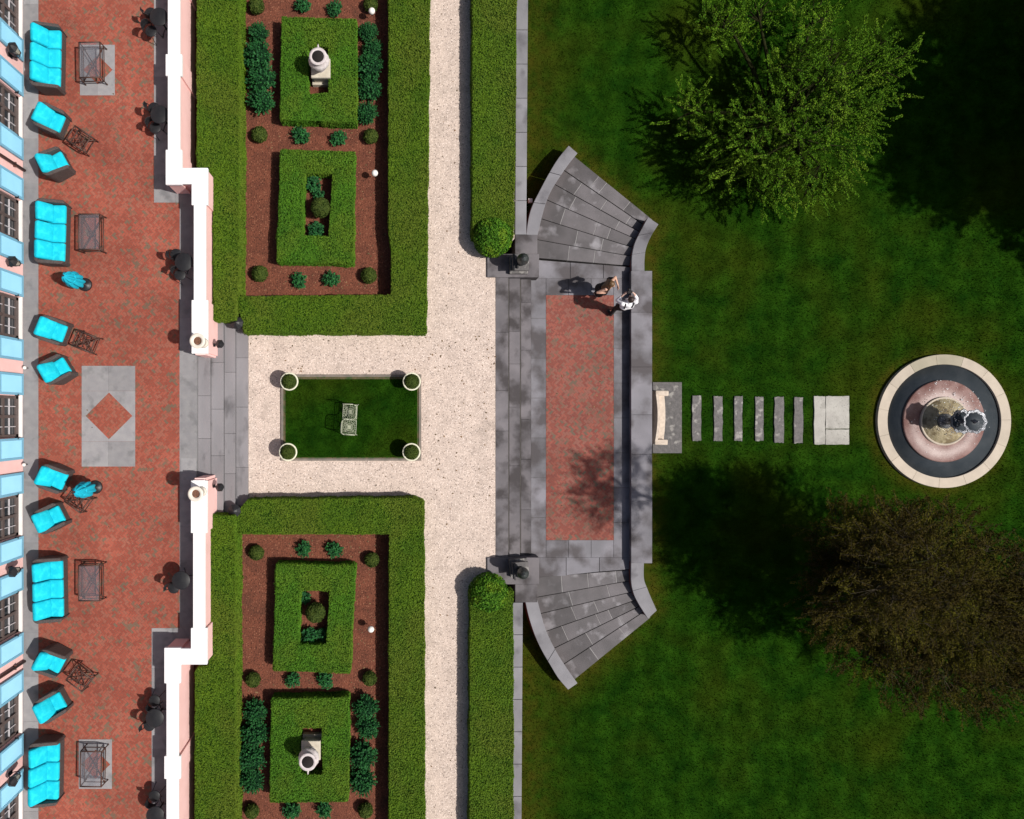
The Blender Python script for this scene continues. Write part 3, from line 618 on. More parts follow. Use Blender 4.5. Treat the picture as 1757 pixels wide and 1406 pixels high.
# ================================================================== PARAPET WALLS
ZC = 1.6
def parapet(label, path, pil, top=True):
    root = thing('parapet_wall', label, 'wall', (path[0][0], 0, 0)); c = root.location
    body = MB(); cap = MB()
    for (x0, y0), (x1, y1) in zip(path[:-1], path[1:]):
        e = .15
        body.box((min(x0, x1)-e, min(y0, y1)-e, -.05), (max(x0, x1)+e, max(y0, y1)+e, ZC-.1))
        e = .175
    # caps as runs
    for (x0, y0), (x1, y1) in zip(path[:-1], path[1:]):
        if abs(x0-x1) < 1e-3: cap.box((x0-.175, min(y0, y1)-.1, ZC-.1), (x0+.175, max(y0, y1)+.1, ZC-.006))
        else: cap.box((min(x0, x1)-.235, y0-.232, ZC-.1), (max(x0, x1)+.235, y0+.232, ZC+.002))
    loc(body, c).build('wall', 'pink stucco', root); loc(cap, c).build('coping', 'white cap', root, bevel=.012)
    for x, ya, yb in pil:
        p = MB(); p.box((x-.205, yb+.03, -.04), (x+.205, ya-.03, ZC-.095)); p = loc(p, c).build('pillar', 'pink stucco', root)
        q = MB(); q.box((x-.236, yb, ZC-.11), (x+.236, ya, ZC)); loc(q, c).build('pillar_cap', 'white cap', p, bevel=.012)
yc = lambda py: P(0, py, ZC).y
parapet('pink parapet wall with white coping along the upper half of the terrace', [(wx1, YT), (wx1, yj1), (wx2, yj1), (wx2, yc(600))],
        [(wx1, yc(93), yc(130)), (wx1, yc(-70), yc(-33)), (wx1, yc(257), yc(317)), (wx2, yc(289), yc(352)), (wx2, yc(515), yc(607))])
parapet('pink parapet wall with white coping along the lower half of the terrace', [(wx1-.04, YB), (wx1-.04, yj2), (wx2-.02, yj2), (wx2-.02, yc(830))],
        [(wx2-.02, yc(825), yc(915)), (wx2-.02, yc(1078), yc(1140)), (wx1-.04, yc(1112), yc(1173)), (wx1-.04, yc(1298), yc(1337)), (wx1-.04, yc(1470), yc(1507))])
# pots on the wall ends
def wallpot():
    t = thing('wall_pot', '', 'pot')
    MB().lathe([(.13, 0), (.15, .02), (.12, .06), (.10, .12), (.13, .2), (.17, .38), (.19, .52), (.215, .60), (.215, .65), (.17, .65), (.12, .64), (.112, .57)], 36).build('pot_body', 'pot white', t)
    MB().lathe([(.001, .575), (.06, .60), (.115, .59), (.115, .57)], 20).build('soil', 'soil', t); return t
wp = wallpot()
spread(wp, [((P(337, 585, 2.25).x+.02, P(337, 585, 2.25).y, ZC), 0, 'white pot of bare soil on the end of the upper parapet wall'), ((P(334, 848, 2.25).x+.02, P(334, 848, 2.25).y, ZC), 0, 'white pot of bare soil on the end of the lower parapet wall')], 'pots on the wall ends')
# small black lanterns on the pillar faces by the steps
wl2 = wall_lantern(name='pillar_lantern')
xf = wx2+.205
spread(wl2, [((xf, P(0, 592, .9).y, .75), 0, 'black lantern on the end pillar of the upper parapet by the steps', .8), ((xf, P(0, 835, .9).y, .75), 0, 'black lantern on the end pillar of the lower parapet by the steps', .8)], 'lanterns on the step pillars')
# black bollards where the hedges meet the steps
def bollard():
    t = thing('bollard', '', 'bollard'); g = MB(); g.lathe([(.15, 0), (.15, .05), (.10, .08), (.10, .48), (.16, .5), (.20, .56), (.20, .62), (.10, .70), (.03, .74), (.001, .76)], 8); g.build('post', 'black metal', t, bevel=.004)
    g = MB()
    for z in (.15, .3, .42): g.lathe([(.108, z), (.112, z+.01), (.108, z+.02)], 8)
    g.build('collar_ring', 'black metal', t); return t
b = bollard()
spread(b, [(P(411, 557, .3).xy.to_3d()+Vector((0, 0, 0.05)), .2, 'black octagonal bollard at the hedge corner above the steps'), (P(407, 874, .3).xy.to_3d()+Vector((0, 0, 0.05)), .5, 'black octagonal bollard at the hedge corner below the steps')], 'black bollards at the foot of the steps')
# steps from terrace down to gravel
st = thing('terrace_steps', 'grey stone steps from the brick terrace down to the gravel path', 'steps', (sx, 0, 0)); ex = [337, 360, 383, 403, 425]
for i in range(4):
    z = ZT-.13*(i+1); x0 = P(ex[i], 0, z+.13).x; x1 = P(ex[i+1], 0, z).x
    ya, yb = (P(0, 548, z).y, P(0, 884, z).y)
    g = MB(); cuts = [ya]; y = ya
    while y > yb+1.2: y -= rng.uniform(1.1, 1.9); cuts.append(max(y, yb))
    if cuts[-1] > yb: cuts[-1] = yb
    for a, b_ in zip(cuts[:-1], cuts[1:]): g.box((x0+.008, b_+.003, -.1), (x1, a-.003, z))
    loc(g, st.location).build('tread', 'terrace step stone', st, bevel=.006)

# ================================================================== HEDGES
HA = .9
hedge('clipped_hedge', 'long clipped hedge against the upper pink parapet wall', [(338, -300), (411, -300), (411, 330), (410, 503), (404, 506), (404, 549), (366, 549), (366, 300), (338, 296)], HA, group=None)
hedge('clipped_hedge', 'long clipped hedge against the lower pink parapet wall', [(360, 885), (402, 885), (402, 916), (404, 925), (404, 1150), (404, 1700), (334, 1700), (335, 1152), (340, 1146), (358, 1142)], HA)
hedge('clipped_hedge', 'L-shaped clipped hedge around the upper mulch bed beside the gravel path', [(667, -300), (739, -300), (735, 200), (731, 571), (419, 571), (410, 530), (408, 509), (671, 506), (672, 430), (667, 400)], .62)
hedge('clipped_hedge', 'L-shaped clipped hedge around the lower mulch bed beside the gravel path', [(404, 917), (405, 884), (424, 858), (710, 855), (727, 862), (729, 1700), (667, 1700), (668, 917)], .62)
hedge('clipped_hedge', 'straight clipped hedge between path and lawn, upper half', [(811, -300), (888, -300), (884, 250), (881, 408), (811, 408)], .5, side=1.3)
hedge('clipped_hedge', 'straight clipped hedge between path and lawn, lower half', [(807, 1015), (880, 1015), (881, 1250), (880, 1700), (805, 1700)], .5, side=1.3)
G2 = 'hedge rings in the mulch beds'
hedge('ring_hedge', 'hollow rectangular hedge around the upper stone urn', [(484, 29), (611, 33), (612, 210), (481, 205)], .52, hole=[(528, 81), (563, 80), (564, 159), (527, 162)], leaf='ring leaf', group=G2)
hedge('ring_hedge', 'hollow rectangular hedge around a clipped ball, upper bed', [(482, 257), (608, 261), (606, 452), (475, 449)], .52, hole=[(523, 297), (571, 298), (564, 406), (518, 405)], leaf='ring leaf', group=G2)
hedge('ring_hedge', 'hollow rectangular hedge around a clipped ball, lower bed', [(474, 968), (609, 971), (600, 1156), (469, 1150)], .52, hole=[(515, 1014), (566, 1014), (560, 1107), (512, 1108)], leaf='ring leaf', group=G2)
hedge('ring_hedge', 'hollow rectangular hedge around the lower stone urn', [(466, 1200), (598, 1197), (597, 1376), (463, 1377)], .52, hole=[(514, 1250), (552, 1249), (554, 1330), (514, 1329)], leaf='ring leaf', group=G2)
# topiary balls at hedge ends
tb1 = shrub_ball('topiary_ball', .60, 'ball leaf', n=5200, size=.042, squash=.85, flat=.7)
spread(tb1, [(P(847, 404, .7).xy.to_3d(), 0, 'big clipped green ball closing the upper path hedge'), (P(840, 1021, .7).xy.to_3d(), 1.4, 'big clipped green ball closing the lower path hedge')], 'clipped balls closing the path hedges')
# balls inside rings
tb2 = shrub_ball('topiary_ball', .30, 'box leaf', n=1700, size=.034, squash=1.15)
spread(tb2, [(P(549, 354, .6).xy.to_3d()+Vector((0, 0, .15)), 0, 'clipped ball inside the second ring hedge from the top'), (P(540, 1054, .6).xy.to_3d()+Vector((0, 0, .15)), 1, 'clipped ball inside the third ring hedge from the top')], 'clipped balls inside ring hedges')
for o in kids(tb2): pass
sb = shrub_ball('box_ball', .235, 'box leaf', n=1000, size=.032, squash=.9)
BB = [(440, 10, 'above the upper ring hedges, left'), (636, 8, 'above the upper ring hedges, right'), (445, 231, 'left in the row between the upper ring hedges'), (636, 234, 'right in the row between the upper ring hedges'),
      (446, 470, 'left in the row below the second ring hedge'), (633, 473, 'right in the row below the second ring hedge'), (440, 949, 'left in the row above the third ring hedge'), (638, 961, 'right in the row above the third ring hedge'),
      (434, 1167, 'left in the row between the lower ring hedges'), (634, 1165, 'right in the row between the lower ring hedges'), (432, 1393, 'left in the row below the fourth ring hedge'), (627, 1391, 'right in the row below the fourth ring hedge')]
spread(sb, [(P(x, y, .2).xy.to_3d(), i*.7, 'small round box ball '+l, rng.uniform(.94, 1.08)) for i, (x, y, l) in enumerate(BB)], 'small round box balls in the mulch')
sp = spiky('small_shrub', .27, 'blue leaf', 70)
SS = [(519, 8, 'left of two above the upper urn ring hedge'), (574, 14, 'right of two above the upper urn ring hedge'), (516, 232, 'left of two between the upper ring hedges'), (581, 237, 'right of two between the upper ring hedges'),
      (513, 481, 'left of two below the second ring hedge'), (568, 479, 'right of two below the second ring hedge'), (521, 943, 'left of two above the third ring hedge'), (574, 944, 'right of two above the third ring hedge'),
      (502, 1168, 'left of two between the lower ring hedges'), (558, 1168, 'right of two between the lower ring hedges'), (500, 1392, 'left of two below the lower urn ring hedge'), (556, 1391, 'right of two below the lower urn ring hedge')]
spread(sp, [(P(x, y, .2).xy.to_3d(), i*1.3, 'open blue-green shrub, '+l, rng.uniform(.9, 1.1)) for i, (x, y, l) in enumerate(SS)], 'open blue-green shrubs in the mulch')
sp2 = spiky('small_shrub', .26, 'blue leaf', 80, height=.42)
spread(sp2, [(P(536, 312, .4).xy.to_3d(), 0, 'blue-green shrub in the top end of the second ring hedge'), (P(545, 330, .4).xy.to_3d(), 0.8, 'blue-green shrub next to the ball in the second ring hedge', .75), (P(541, 392, .4).xy.to_3d(), 2, 'blue-green shrub in the bottom end of the second ring hedge'),
             (P(521, 1029, .4).xy.to_3d(), 1, 'blue-green shrub in the top left of the third ring hedge', .8), (P(530, 1094, .4).xy.to_3d(), 3, 'blue-green shrub in the bottom end of the third ring hedge'), (P(552, 1093, .4).xy.to_3d(), 4, 'blue-green shrub in the bottom right corner of the third ring hedge', .8)], 'blue-green shrubs inside ring hedges')
# juniper shrub rows
def juniper():
    root = thing('juniper_shrub', '', 'shrub'); st_ = MB(); C = []; Nn = []
    MB().ball((0, 0, .26), .36, 8, sc=(1, 1, .75)).build('branch_core', 'dark leaf body', root)
    for i in range(150):
        a = rng.uniform(0, 2*PI); el = rng.uniform(.1, 1.5); d = Vector((math.cos(a)*math.cos(el), math.sin(a)*math.cos(el), math.sin(el)))
        b0 = Vector((0, 0, .2))+Vector((d.x*.28, d.y*.28, d.z*.2)); tip = Vector((0, 0, .22))+Vector((d.x*rng.uniform(.44, .56), d.y*rng.uniform(.44, .56), d.z*rng.uniform(.32, .45)))
        st_.tube(b0, tip, .006, .003, 3)
        for k in range(26):
            t = k/25; p = b0.lerp(tip, t); C.append(tuple(p+Vector(rng.normal(0, .028*(1.2-t), 3)))); Nn.append(tuple(d*.5+Vector((0, 0, .6))))
    st_.build('stem', 'bark', root)
    V, Q = leaf_quads(np.array(C), np.array(Nn), rng.uniform(.022, .045, len(C)), flat=.8); npmesh('leaves', V, Q, 'blue leaf', parent=root); return root
jp = juniper()
JJ = [(442, 52, .72, 'topmost', 0), (441, 92, 1.0, 'second from top', 0), (446, 132, 1.02, 'third from top', 0), (446, 170, .92, 'bottommost', 0),
      (631, 50, .66, 'topmost', 1), (640, 80, .70, 'second from top', 1), (634, 112, .92, 'middle', 1), (634, 148, .84, 'fourth from top', 1), (628, 190, .76, 'bottommost', 1),
      (436, 1224, .8, 'topmost', 2), (436, 1262, .95, 'second from top', 2), (432, 1303, .98, 'third from top', 2), (431, 1343, .86, 'bottommost', 2),
      (627, 1216, .86, 'topmost', 3), (630, 1252, .8, 'second from top', 3), (622, 1300, .95, 'third from top', 3), (622, 1345, .92, 'bottommost', 3)]
rows = ['in the row left of the upper urn hedge', 'in the row right of the upper urn hedge', 'in the row left of the lower urn hedge', 'in the row right of the lower urn hedge']
spread(jp, [(P(x, y, .4).xy.to_3d(), i*1.1, f'{l} juniper bush {rows[r]}', s) for i, (x, y, s, l, r) in enumerate(JJ)], 'juniper bushes beside the urn hedges')
# urns
def urn():
    t = thing('stone_urn', '', 'urn')
    g = MB(); g.lathe([(.13, 0), (.15, .03), (.09, .07), (.08, .12), (.13, .17), (.24, .27), (.30, .40), (.31, .46), (.28, .55), (.23, .60), (.24, .66), (.26, .69), (.26, .71), (.20, .715), (.175, .70)], 44, wob=lambda a, k: 1+(.02*math.cos(a*14) if 4 < k < 9 else 0))
    g.build('urn_body', 'urn stone', t)
    MB().lathe([(.18, .69), (.178, .702)], 32).build('urn_mouth', 'urn inside', t)
    g = MB(); g.path([(0, .25, .5), (0, .36, .6), (0, .37, .66), (0, .30, .69), (0, .25, .68)], .02); h = g.build('handle', 'urn stone', t); return t
up, lp = P(545.5, 97, 1.30), P(528, 1308, 1.30)
u = urn()
spread(u, [((up.x, up.y, .6), 0, 'pale stone urn on a plinth in the topmost ring hedge'), ((lp.x, lp.y, .6), PI, 'pale stone urn on a plinth in the bottommost ring hedge')], 'stone urns in ring hedges')
def plinth():
    t = thing('urn_plinth', '', 'plinth'); MB().box((-.24, -.24, .18), (.24, .24, .5)).build('shaft', 'plinth stone', t, bevel=.01)
    MB().box((-.29, -.29, .5), (.29, .29, .6)).build('cap', 'plinth stone', t, bevel=.015)
    MB().box((-.31, -.31, 0), (.31, .31, .18)).build('base', 'plinth stone', t, bevel=.015); return t
pl = plinth()
spread(pl, [((up.x, up.y, 0), 0, 'square stone plinth under the upper urn'), ((lp.x, lp.y, 0), 0, 'square stone plinth under the lower urn')], 'plinths under the urns')
# four round planters
def planter():
    t = thing('round_planter', '', 'planter')
    MB().lathe([(.19, 0), (.20, .02), (.21, .3), (.255, .48), (.275, .50), (.275, .55), (.232, .55), (.225, .52)], 40).build('planter_body', 'planter cream', t)
    MB().lathe([(.225, .50), (.225, .525)], 24).build('soil', 'soil', t)
    C, uu = ball_cloud((0, 0, .52), .228, 1700, .03, .8); V, Q = leaf_quads(C, uu, rng.uniform(.022, .04, len(C))); npmesh('leaves', V, Q, 'box leaf', parent=t)
    return t
pn = planter()
spread(pn, [(P(496.5, 655, .55).xy.to_3d()+Vector((0, 0, .05)), 0, 'round cream planter at the top left corner of the small lawn'), (P(706.5, 655, .55).xy.to_3d()+Vector((0, 0, .05)), 1, 'round cream planter at the top right corner of the small lawn'),
            (P(494.5, 776, .55).xy.to_3d()+Vector((0, 0, .05)), 2, 'round cream planter at the bottom left corner of the small lawn'), (P(706, 776, .55).xy.to_3d()+Vector((0, 0, .05)), 3, 'round cream planter at the bottom right corner of the small lawn')], 'round cream planters around the small lawn')
# conversation seat (S-shaped iron tete-a-tete)
cs = thing('iron_loveseat', 'cream wrought iron S-shaped loveseat in the middle of the small lawn', 'bench', P(600, 720, .4).xy.to_3d()+Vector((0, 0, .045)), R(-3))
L2, W2 = .44, .21
for sgn in (1, -1):
    M = Matrix.Rotation(0 if sgn > 0 else PI, 4, 'Z'); g = MB()
    # seat pan of radiating wires, centred (0, .22)
    c = Vector((0, .235, .40))
    for k in range(28):
        t = 2*PI*k/28; x = max(-W2, min(W2, .33*math.cos(t))); y = max(-.2, min(.2, .33*math.sin(t))); g.tube(c, c+Vector((x, y, .02)), .0055, n=4, M=M)
    for rr in (.05, .11, .17): g.path([(c.x+rr*math.cos(2*PI*k/16)*1.0, c.y+rr*math.sin(2*PI*k/16), c.z+.005) for k in range(16)], .006, 4, M, closed=True)
    g.path([(-W2, .02, .41), (W2, .02, .41), (W2, .45, .41), (-W2, .45, .41)], .010, 5, M, closed=True)
    g.build('seat', 'iron cream', cs)
    g = MB(); pts = [(-W2, .46, .76), (W2*.5, .46, .77), (W2*.95, .42, .78), (W2, .33, .78), (W2, .12, .78), (W2*.85, .03, .78), (W2*.5, .0, .78), (0, .0, .78)]
    g.path(pts, .014, 6, M)
    for p in pts[:-1]: g.tube(p, (p[0], p[1]*.98, .42), .006, n=4, M=M)
    for k in range(8): g.tube((W2, .08+.045*k, .78), (W2-.01, .08+.045*k, .42), .005, n=4, M=M)
    g.build('backrest', 'iron cream', cs)
    for x in (-W2, W2):
        g = MB(); g.path([(x, .44, .42), (x*1.02, .46, .2), (x*1.1, .48, 0)], .012, 6, M); g.build('leg', 'iron cream', cs)

# ================================================================== TERRACE FURNITURE
def u_frame(mb, D, Lh, r_back, t, hb, ha, zb=.04):
    """U-shaped wicker shell open to +X"""
    pts = [(D, -Lh+.05), (D-.05, -Lh+.004)]; n = 8
    for k in range(n+1):
        a = -PI/2-k*PI/2/n; pts.append((-D+r_back+r_back*math.cos(a), -Lh+r_back+r_back*math.sin(a)))
    for k in range(n+1):
        a = PI-k*PI/2/n; pts.append((-D+r_back+r_back*math.cos(a), Lh-r_back+r_back*math.sin(a)))
    pts += [(D-.05, Lh-.004), (D, Lh-.05)]
    m = len(pts); inn = []
    for i, p in enumerate(pts):
        a = Vector(pts[max(0, i-1)]); b = Vector(pts[min(m-1, i+1)]); d = (b-a).normalized(); nn = Vector((d.y, -d.x)); 
        if (Vector((0, 0))-Vector(p)).dot(nn) < 0: nn = -nn
        if i in (0, m-1): nn = Vector((0, 1 if i == 0 else -1))
        inn.append(tuple(Vector(p)+nn*t) if i not in (0, 1, m-2, m-1) else (p[0]-(.0 if i in (0, m-1) else .0), (-Lh+t) if i < 2 else (Lh-t)))
    vs = []
    for i in range(m):
        h = ha+(hb-ha)*(1 if -D <= pts[i][0] < -D+.45 and 1 < i < m-2 else 0)
        if i in (0, m-1): h = ha-.03
        a = Vector(pts[i])*.97; 
        vs += [(a.x if i not in (0, m-1) else D-.03, a.y, zb), (pts[i][0], pts[i][1], h-.03), (pts[i][0]*.985, pts[i][1]*.985, h), (inn[i][0], inn[i][1], h), (inn[i][0], inn[i][1], zb)]
    fs = []
    for i in range(m-1):
        for k in range(4): fs.append((i*5+k, (i+1)*5+k, (i+1)*5+k+1, i*5+k+1))
    fs.append((0, 1, 2, 3, 4)); e = (m-1)*5; fs.append((e+4, e+3, e+2, e+1, e))
    mb.add(vs, fs, smooth=False)
def cushions(root, ys, wy_, D, t, c_z=.40, sd=.30, slump=True):
    for i, y in enumerate(ys):
        x0 = -D+t+.13; x1 = D-.02; cx = (x0+x1)/2
        g = MB(); g.rbox(((x1-x0)/2, wy_/2-.006, .07), .05, (0, 0, 0), Matrix.Translation((cx, y, c_z)) @ Matrix.Rotation(R(rng.uniform(-1, 1)), 4, 'Z'), puff=.018); g.build('seat_cushion', 'cushion turquoise', root)
        M = Matrix.Translation((-D+t+.145, y+rng.uniform(-.008, .008), c_z+.26)) @ Matrix.Rotation(R(rng.uniform(-4, 4)), 4, 'Z') @ Matrix.Rotation(R(-30), 4, 'Y') @ Matrix.Rotation(R(90), 4, 'Y')
        g = MB(); g.rbox((.27, wy_/2-.010+(.035 if len(ys) == 1 else 0), .085), .065, (0, 0, 0), M, puff=.05); g.build('back_cushion', 'cushion turquoise', root)
def wicker_seat(name, cat, D, Lh, n, rb):
    root = thing(name, '', cat); t = .105
    g = MB(); u_frame(g, D, Lh, rb, t, .74, .60); g.box((-D+t-.01, -Lh+t-.01, .06), (D-.035, Lh-t+.01, .33))
    g.build('wicker_frame', 'wicker', root, bevel=.012)
    for sx_ in (-1, 1):
        for sy_ in (-1, 1): MB().tube((sx_*(D-.14), sy_*(Lh-.14), 0), (sx_*(D-.14), sy_*(Lh-.14), .07), .025).build('foot', 'black metal', root)
    wtot = 2*Lh-2*t-.01; wy_ = wtot/n; cushions(root, [-wtot/2+wy_*(i+.5) for i in range(n)], wy_, D, t); return root
sofa = wicker_seat('wicker_sofa', 'sofa', .39, .95, 3, .15)
zf = 1.1
def at(px, py, z=zf, zg=ZT): p = P(px, py, z); return Vector((p.x, p.y, zg))
spread(sofa, [(at(82, 100), R(-1), 'three seat wicker sofa with turquoise cushions, topmost of the four by the wall'), (at(90, 400), R(-1.5), 'three seat wicker sofa with turquoise cushions just above the closed umbrella'),
              (at(86, 1011), R(1), 'three seat wicker sofa with turquoise cushions, second from the bottom by the wall'), (at(79, 1324), R(-1), 'three seat wicker sofa with turquoise cushions, bottommost by the wall')], 'turquoise wicker sofas along the wall')
ac = wicker_seat('wicker_armchair', 'armchair', .375, .375, 1, .23)
AC = [(87, 206, -22, 'just below the topmost sofa'), (93, 282, 29, 'just above the second sofa from the top'), (91, 567, -20, 'below the upper closed umbrella'), (97, 636, 32, 'beside the top corner of the big stone inlay'),
      (92, 820, -24, 'just left of the lower closed umbrella'), (87, 890, 27, 'just above the third sofa from the top'), (88, 1134, -28, 'just below the third sofa from the top'), (89, 1211, 29, 'just above the bottommost sofa')]
spread(ac, [(at(x, y), R(a), 'wicker armchair with turquoise cushions '+l) for x, y, a, l in AC], 'turquoise wicker armchairs along the wall')
def metal_table(name, hx, hy, glass=True, r=.012):
    t = thing(name, '', 'table'); h = .45; g = MB()
    q = r
    g.path([(-hx, -hy, h), (hx, -hy, h), (hx, hy, h), (-hx, hy, h)], .022, 6, closed=True); g.build('top_frame', 'rust metal', t)
    if glass: MB().box((-hx+.01, -hy+.01, h+.0), (hx-.01, hy-.01, h+.008)).build('table_top', 'table glass', t)
    else:
        g = MB()
        for k in range(1, 4): g.tube((-hx+2*hx*k/4, -hy, h), (-hx+2*hx*k/4, hy, h), .008, n=5)
        g.tube((-hx, -hy, h+.002), (hx, hy, h+.002), .012, n=5); g.tube((-hx, hy, h-.002), (hx, -hy, h-.002), .012, n=5); g.build('table_top', 'rust metal', t)
    for sx_ in (-1, 1):
        for sy_ in (-1, 1):
            g = MB(); g.tube((sx_*hx, sy_*hy, h), (sx_*(hx+.015), sy_*(hy+.015), 0), .02, .016); g.ball((sx_*(hx+.015), sy_*(hy+.015), .02), .028, 6); g.build('leg', 'rust metal', t)
    z = .18; g = MB(); g.tube((-hx, -hy, z), (hx, hy, z), .017, n=6); g.tube((-hx, hy, z+.026), (hx, -hy, z+.026), .017, n=6)
    g.path([(-hx, -hy, z), (hx, -hy, z), (hx, hy, z), (-hx, hy, z)], .016, 6, closed=True)
    g.path([(.09*math.cos(2*PI*k/16), .09*math.sin(2*PI*k/16), z+.04) for k in range(16)], .009, 5, closed=True); g.build('cross_brace', 'rust metal', t); return t
ct = metal_table('coffee_table', .31, .52)
spread(ct, [(at(154, 103, ZT+.45), R(1), 'glass topped metal coffee table on the top stone inlay'), (at(153, 398, ZT+.45), 0, 'glass topped metal coffee table in front of the second sofa from the top'),
            (at(153, 1001, ZT+.45), 0, 'glass topped metal coffee table in front of the third sofa from the top'), (at(156, 1320, ZT+.45), R(-1), 'glass topped metal coffee table on the bottom stone inlay')], 'glass coffee tables before the sofas')
stb = metal_table('side_table', .29, .24, glass=False)
spread(stb, [(at(135, 237, ZT+.45), R(-33), 'open metal side table between the two topmost armchairs'), (at(144, 586, ZT+.45), R(-23), 'open metal side table between the armchairs above the big stone inlay'),
             (at(132, 859, ZT+.45), R(-36), 'open metal side table beside the lower closed umbrella'), (at(135, 1166, ZT+.45), R(-37), 'open metal side table between the two bottommost armchairs')], 'metal side tables between the armchairs')
# closed umbrellas
def umbrella(name='closed_umbrella', tilt=0.0):
    t = thing(name, '', 'umbrella')
    MB().lathe([(.20, 0), (.20, .05), (.17, .07), (.04, .09), (.03, .25)], 28).build('base', 'black metal', t)
    MB().tube((0, 0, .05), (0, 0, 1.42), .02).build('pole', 'black metal', t)
    ph = 1.1
    def wob(a, k): return 1+.15*math.cos(a*8+.3*k)+.07*math.cos(a*3+ph)
    g = MB(); g.lathe([(.19, .50), (.215, .56), (.215, .75), (.19, .9), (.16, 1.0), (.165, 1.08), (.14, 1.2), (.09, 1.32), (.03, 1.39)], 64, wob=wob); g.build('canopy', 'umbrella fabric', t)
    g = MB(); g.lathe([(.18, .99), (.185, 1.01), (.18, 1.03)], 32); g.build('strap', 'umbrella fabric', t)
    for k in range(8):
        a = k*PI/4; g = MB(); g.tube((.19*math.cos(a), .19*math.sin(a), .46), (.21*math.cos(a), .21*math.sin(a), .56), .012, n=5); g.build('rib_end', 'umbrella fabric', t)
    MB().ball((0, 0, 1.44), .03, 8).build('finial', 'black metal', t); return t
um = umbrella()
spread(um, [(at(147, 489, ZT), 0, 'closed turquoise umbrella standing alone below the second sofa'), (at(165, 836, ZT), .6, 'closed turquoise umbrella beside a metal side table')], 'closed turquoise umbrellas')
# bistro sets in the parapet's shade
def btable():
    t = thing('bistro_table', '', 'table'); MB().lathe([(.26, .70), (.27, .71), (.27, .725), (.255, .735)], 36).build('table_top', 'black metal', t)
    MB().tube((0, 0, .03), (0, 0, .7), .025).build('pedestal', 'black metal', t)
    for k in range(3):
        a = 2*PI*k/3; g = MB(); g.path([(0, 0, .12), (.12*math.cos(a), .12*math.sin(a), .1), (.25*math.cos(a), .25*math.sin(a), .01)], .014); g.build('foot', 'black metal', t)
    return t
def bchair():
    t = thing('bistro_chair', '', 'chair'); MB().lathe([(.17, .42), (.19, .43), (.19, .45), (.175, .46)], 28).build('seat', 'black metal', t)
    for sx_ in (-1, 1):
        for sy_ in (-1, 1): MB().tube((sx_*.12, sy_*.12, .43), (sx_*.19, sy_*.17, 0), .011).build('leg', 'black metal', t)
    g = MB(); pts = [(-.17*math.cos(a)-.05, .19*math.sin(a), .82-.25*(abs(a)/1.2)**4) for a in np.linspace(-1.25, 1.25, 14)]
    g.path([(-.10, -.17, .44)]+pts+[(-.10, .17, .44)], .013); 
    an = np.linspace(-1.1, 1.1, 12); vs = []
    for a in an: vs += [(-.17*math.cos(a)-.045, .185*math.sin(a), .52), (-.17*math.cos(a)-.055, .185*math.sin(a), .52), (-.17*math.cos(a)-.055, .188*math.sin(a), .80), (-.17*math.cos(a)-.045, .188*math.sin(a), .80)]
    g.add(vs, [(i*4+k, i*4+(k+1) % 4, i*4+4+(k+1) % 4, i*4+4+k) for i in range(11) for k in range(4)])
    g.path([(-.20*math.cos(a)-.02, .185*math.sin(a), .62) for a in np.linspace(-1, 1, 8)], .008); g.build('backrest', 'black metal', t); return t
bt, bc = btable(), bchair()
BT = [(273, 30, 'topmost of the bistro tables in the parapet shade'), (274, 197, 'second from the top in the parapet shade'), (316, 450, 'in the shade beside the upper narrow parapet run'),
      (311, 996, 'in the shade beside the lower narrow parapet run'), (266, 1232, 'second from the bottom in the parapet shade'), (267, 1399, 'bottommost, at the photo edge in the parapet shade')]
spread(bt, [(at(x, y, ZT+.7), 0, 'round black bistro table, '+l) for x, y, l in BT], 'black bistro tables along the parapet')
BC = [(255, 18, 130, 'above left of the topmost bistro table'), (256, 49, 220, 'below left of the topmost bistro table'), (261, 182, 150, 'above the second bistro table'), (263, 216, 230, 'below the second bistro table'),
      (299, 435, 140, 'above left of the third bistro table'), (306, 470, 240, 'below the third bistro table'), (295, 1011, 225, 'below left of the fourth bistro table'), (262, 1206, 100, 'above the fifth bistro table'),
      (253, 1249, 215, 'below left of the fifth bistro table'), (262, 1371, 110, 'above the bottommost bistro table')]
spread(bc, [(at(x, y, ZT+.55), R(-(a-180)) , 'black metal bistro chair '+l, .9) for x, y, a, l in BC], 'black bistro chairs along the parapet')

# ================================================================== SUNKEN COURT
g = MB(); g.prism(polyP([(850, 436), (916, 440), (918, 446), (1083, 460), (1100, 470), (1100, 980), (1080, 976), (918, 990), (850, 990)], ZP-.02), -1.5, ZP-.016); struct('court_base', g, 'joint')
g = MB()
slabs(g, 911, 478, 937, 957, 1, 7, ZP+.001); slabs(g, 1053, 478, 1085, 957, 1, 8, ZP+.001); slabs(g, 937, 478, 1053, 507, 3, 1, ZP+.001); slabs(g, 937, 927, 1053, 957, 3, 1, ZP+.001)
g.prism(polyP([(912, 446), (978, 451), (978, 478), (912, 478)], ZP+.001), ZP-.02, ZP+.001); g.prism(polyP([(979, 451), (1035, 455), (1035, 478), (979, 478)], ZP+.001), ZP-.02, ZP+.001); g.prism(polyP([(1036, 455), (1083, 459), (1083, 478), (1036, 478)], ZP+.001), ZP-.02, ZP+.001)
g.prism(polyP([(912, 957), (971, 957), (971, 988), (912, 991)], ZP+.001), ZP-.02, ZP+.001); g.prism(polyP([(972, 957), (1028, 957), (1028, 981), (972, 987)], ZP+.001), ZP-.02, ZP+.001); g.prism(polyP([(1029, 957), (1080, 957), (1080, 977), (1029, 981)], ZP+.001), ZP-.02, ZP+.001)
struct('court_stone_paving', g, 'court wall stone')
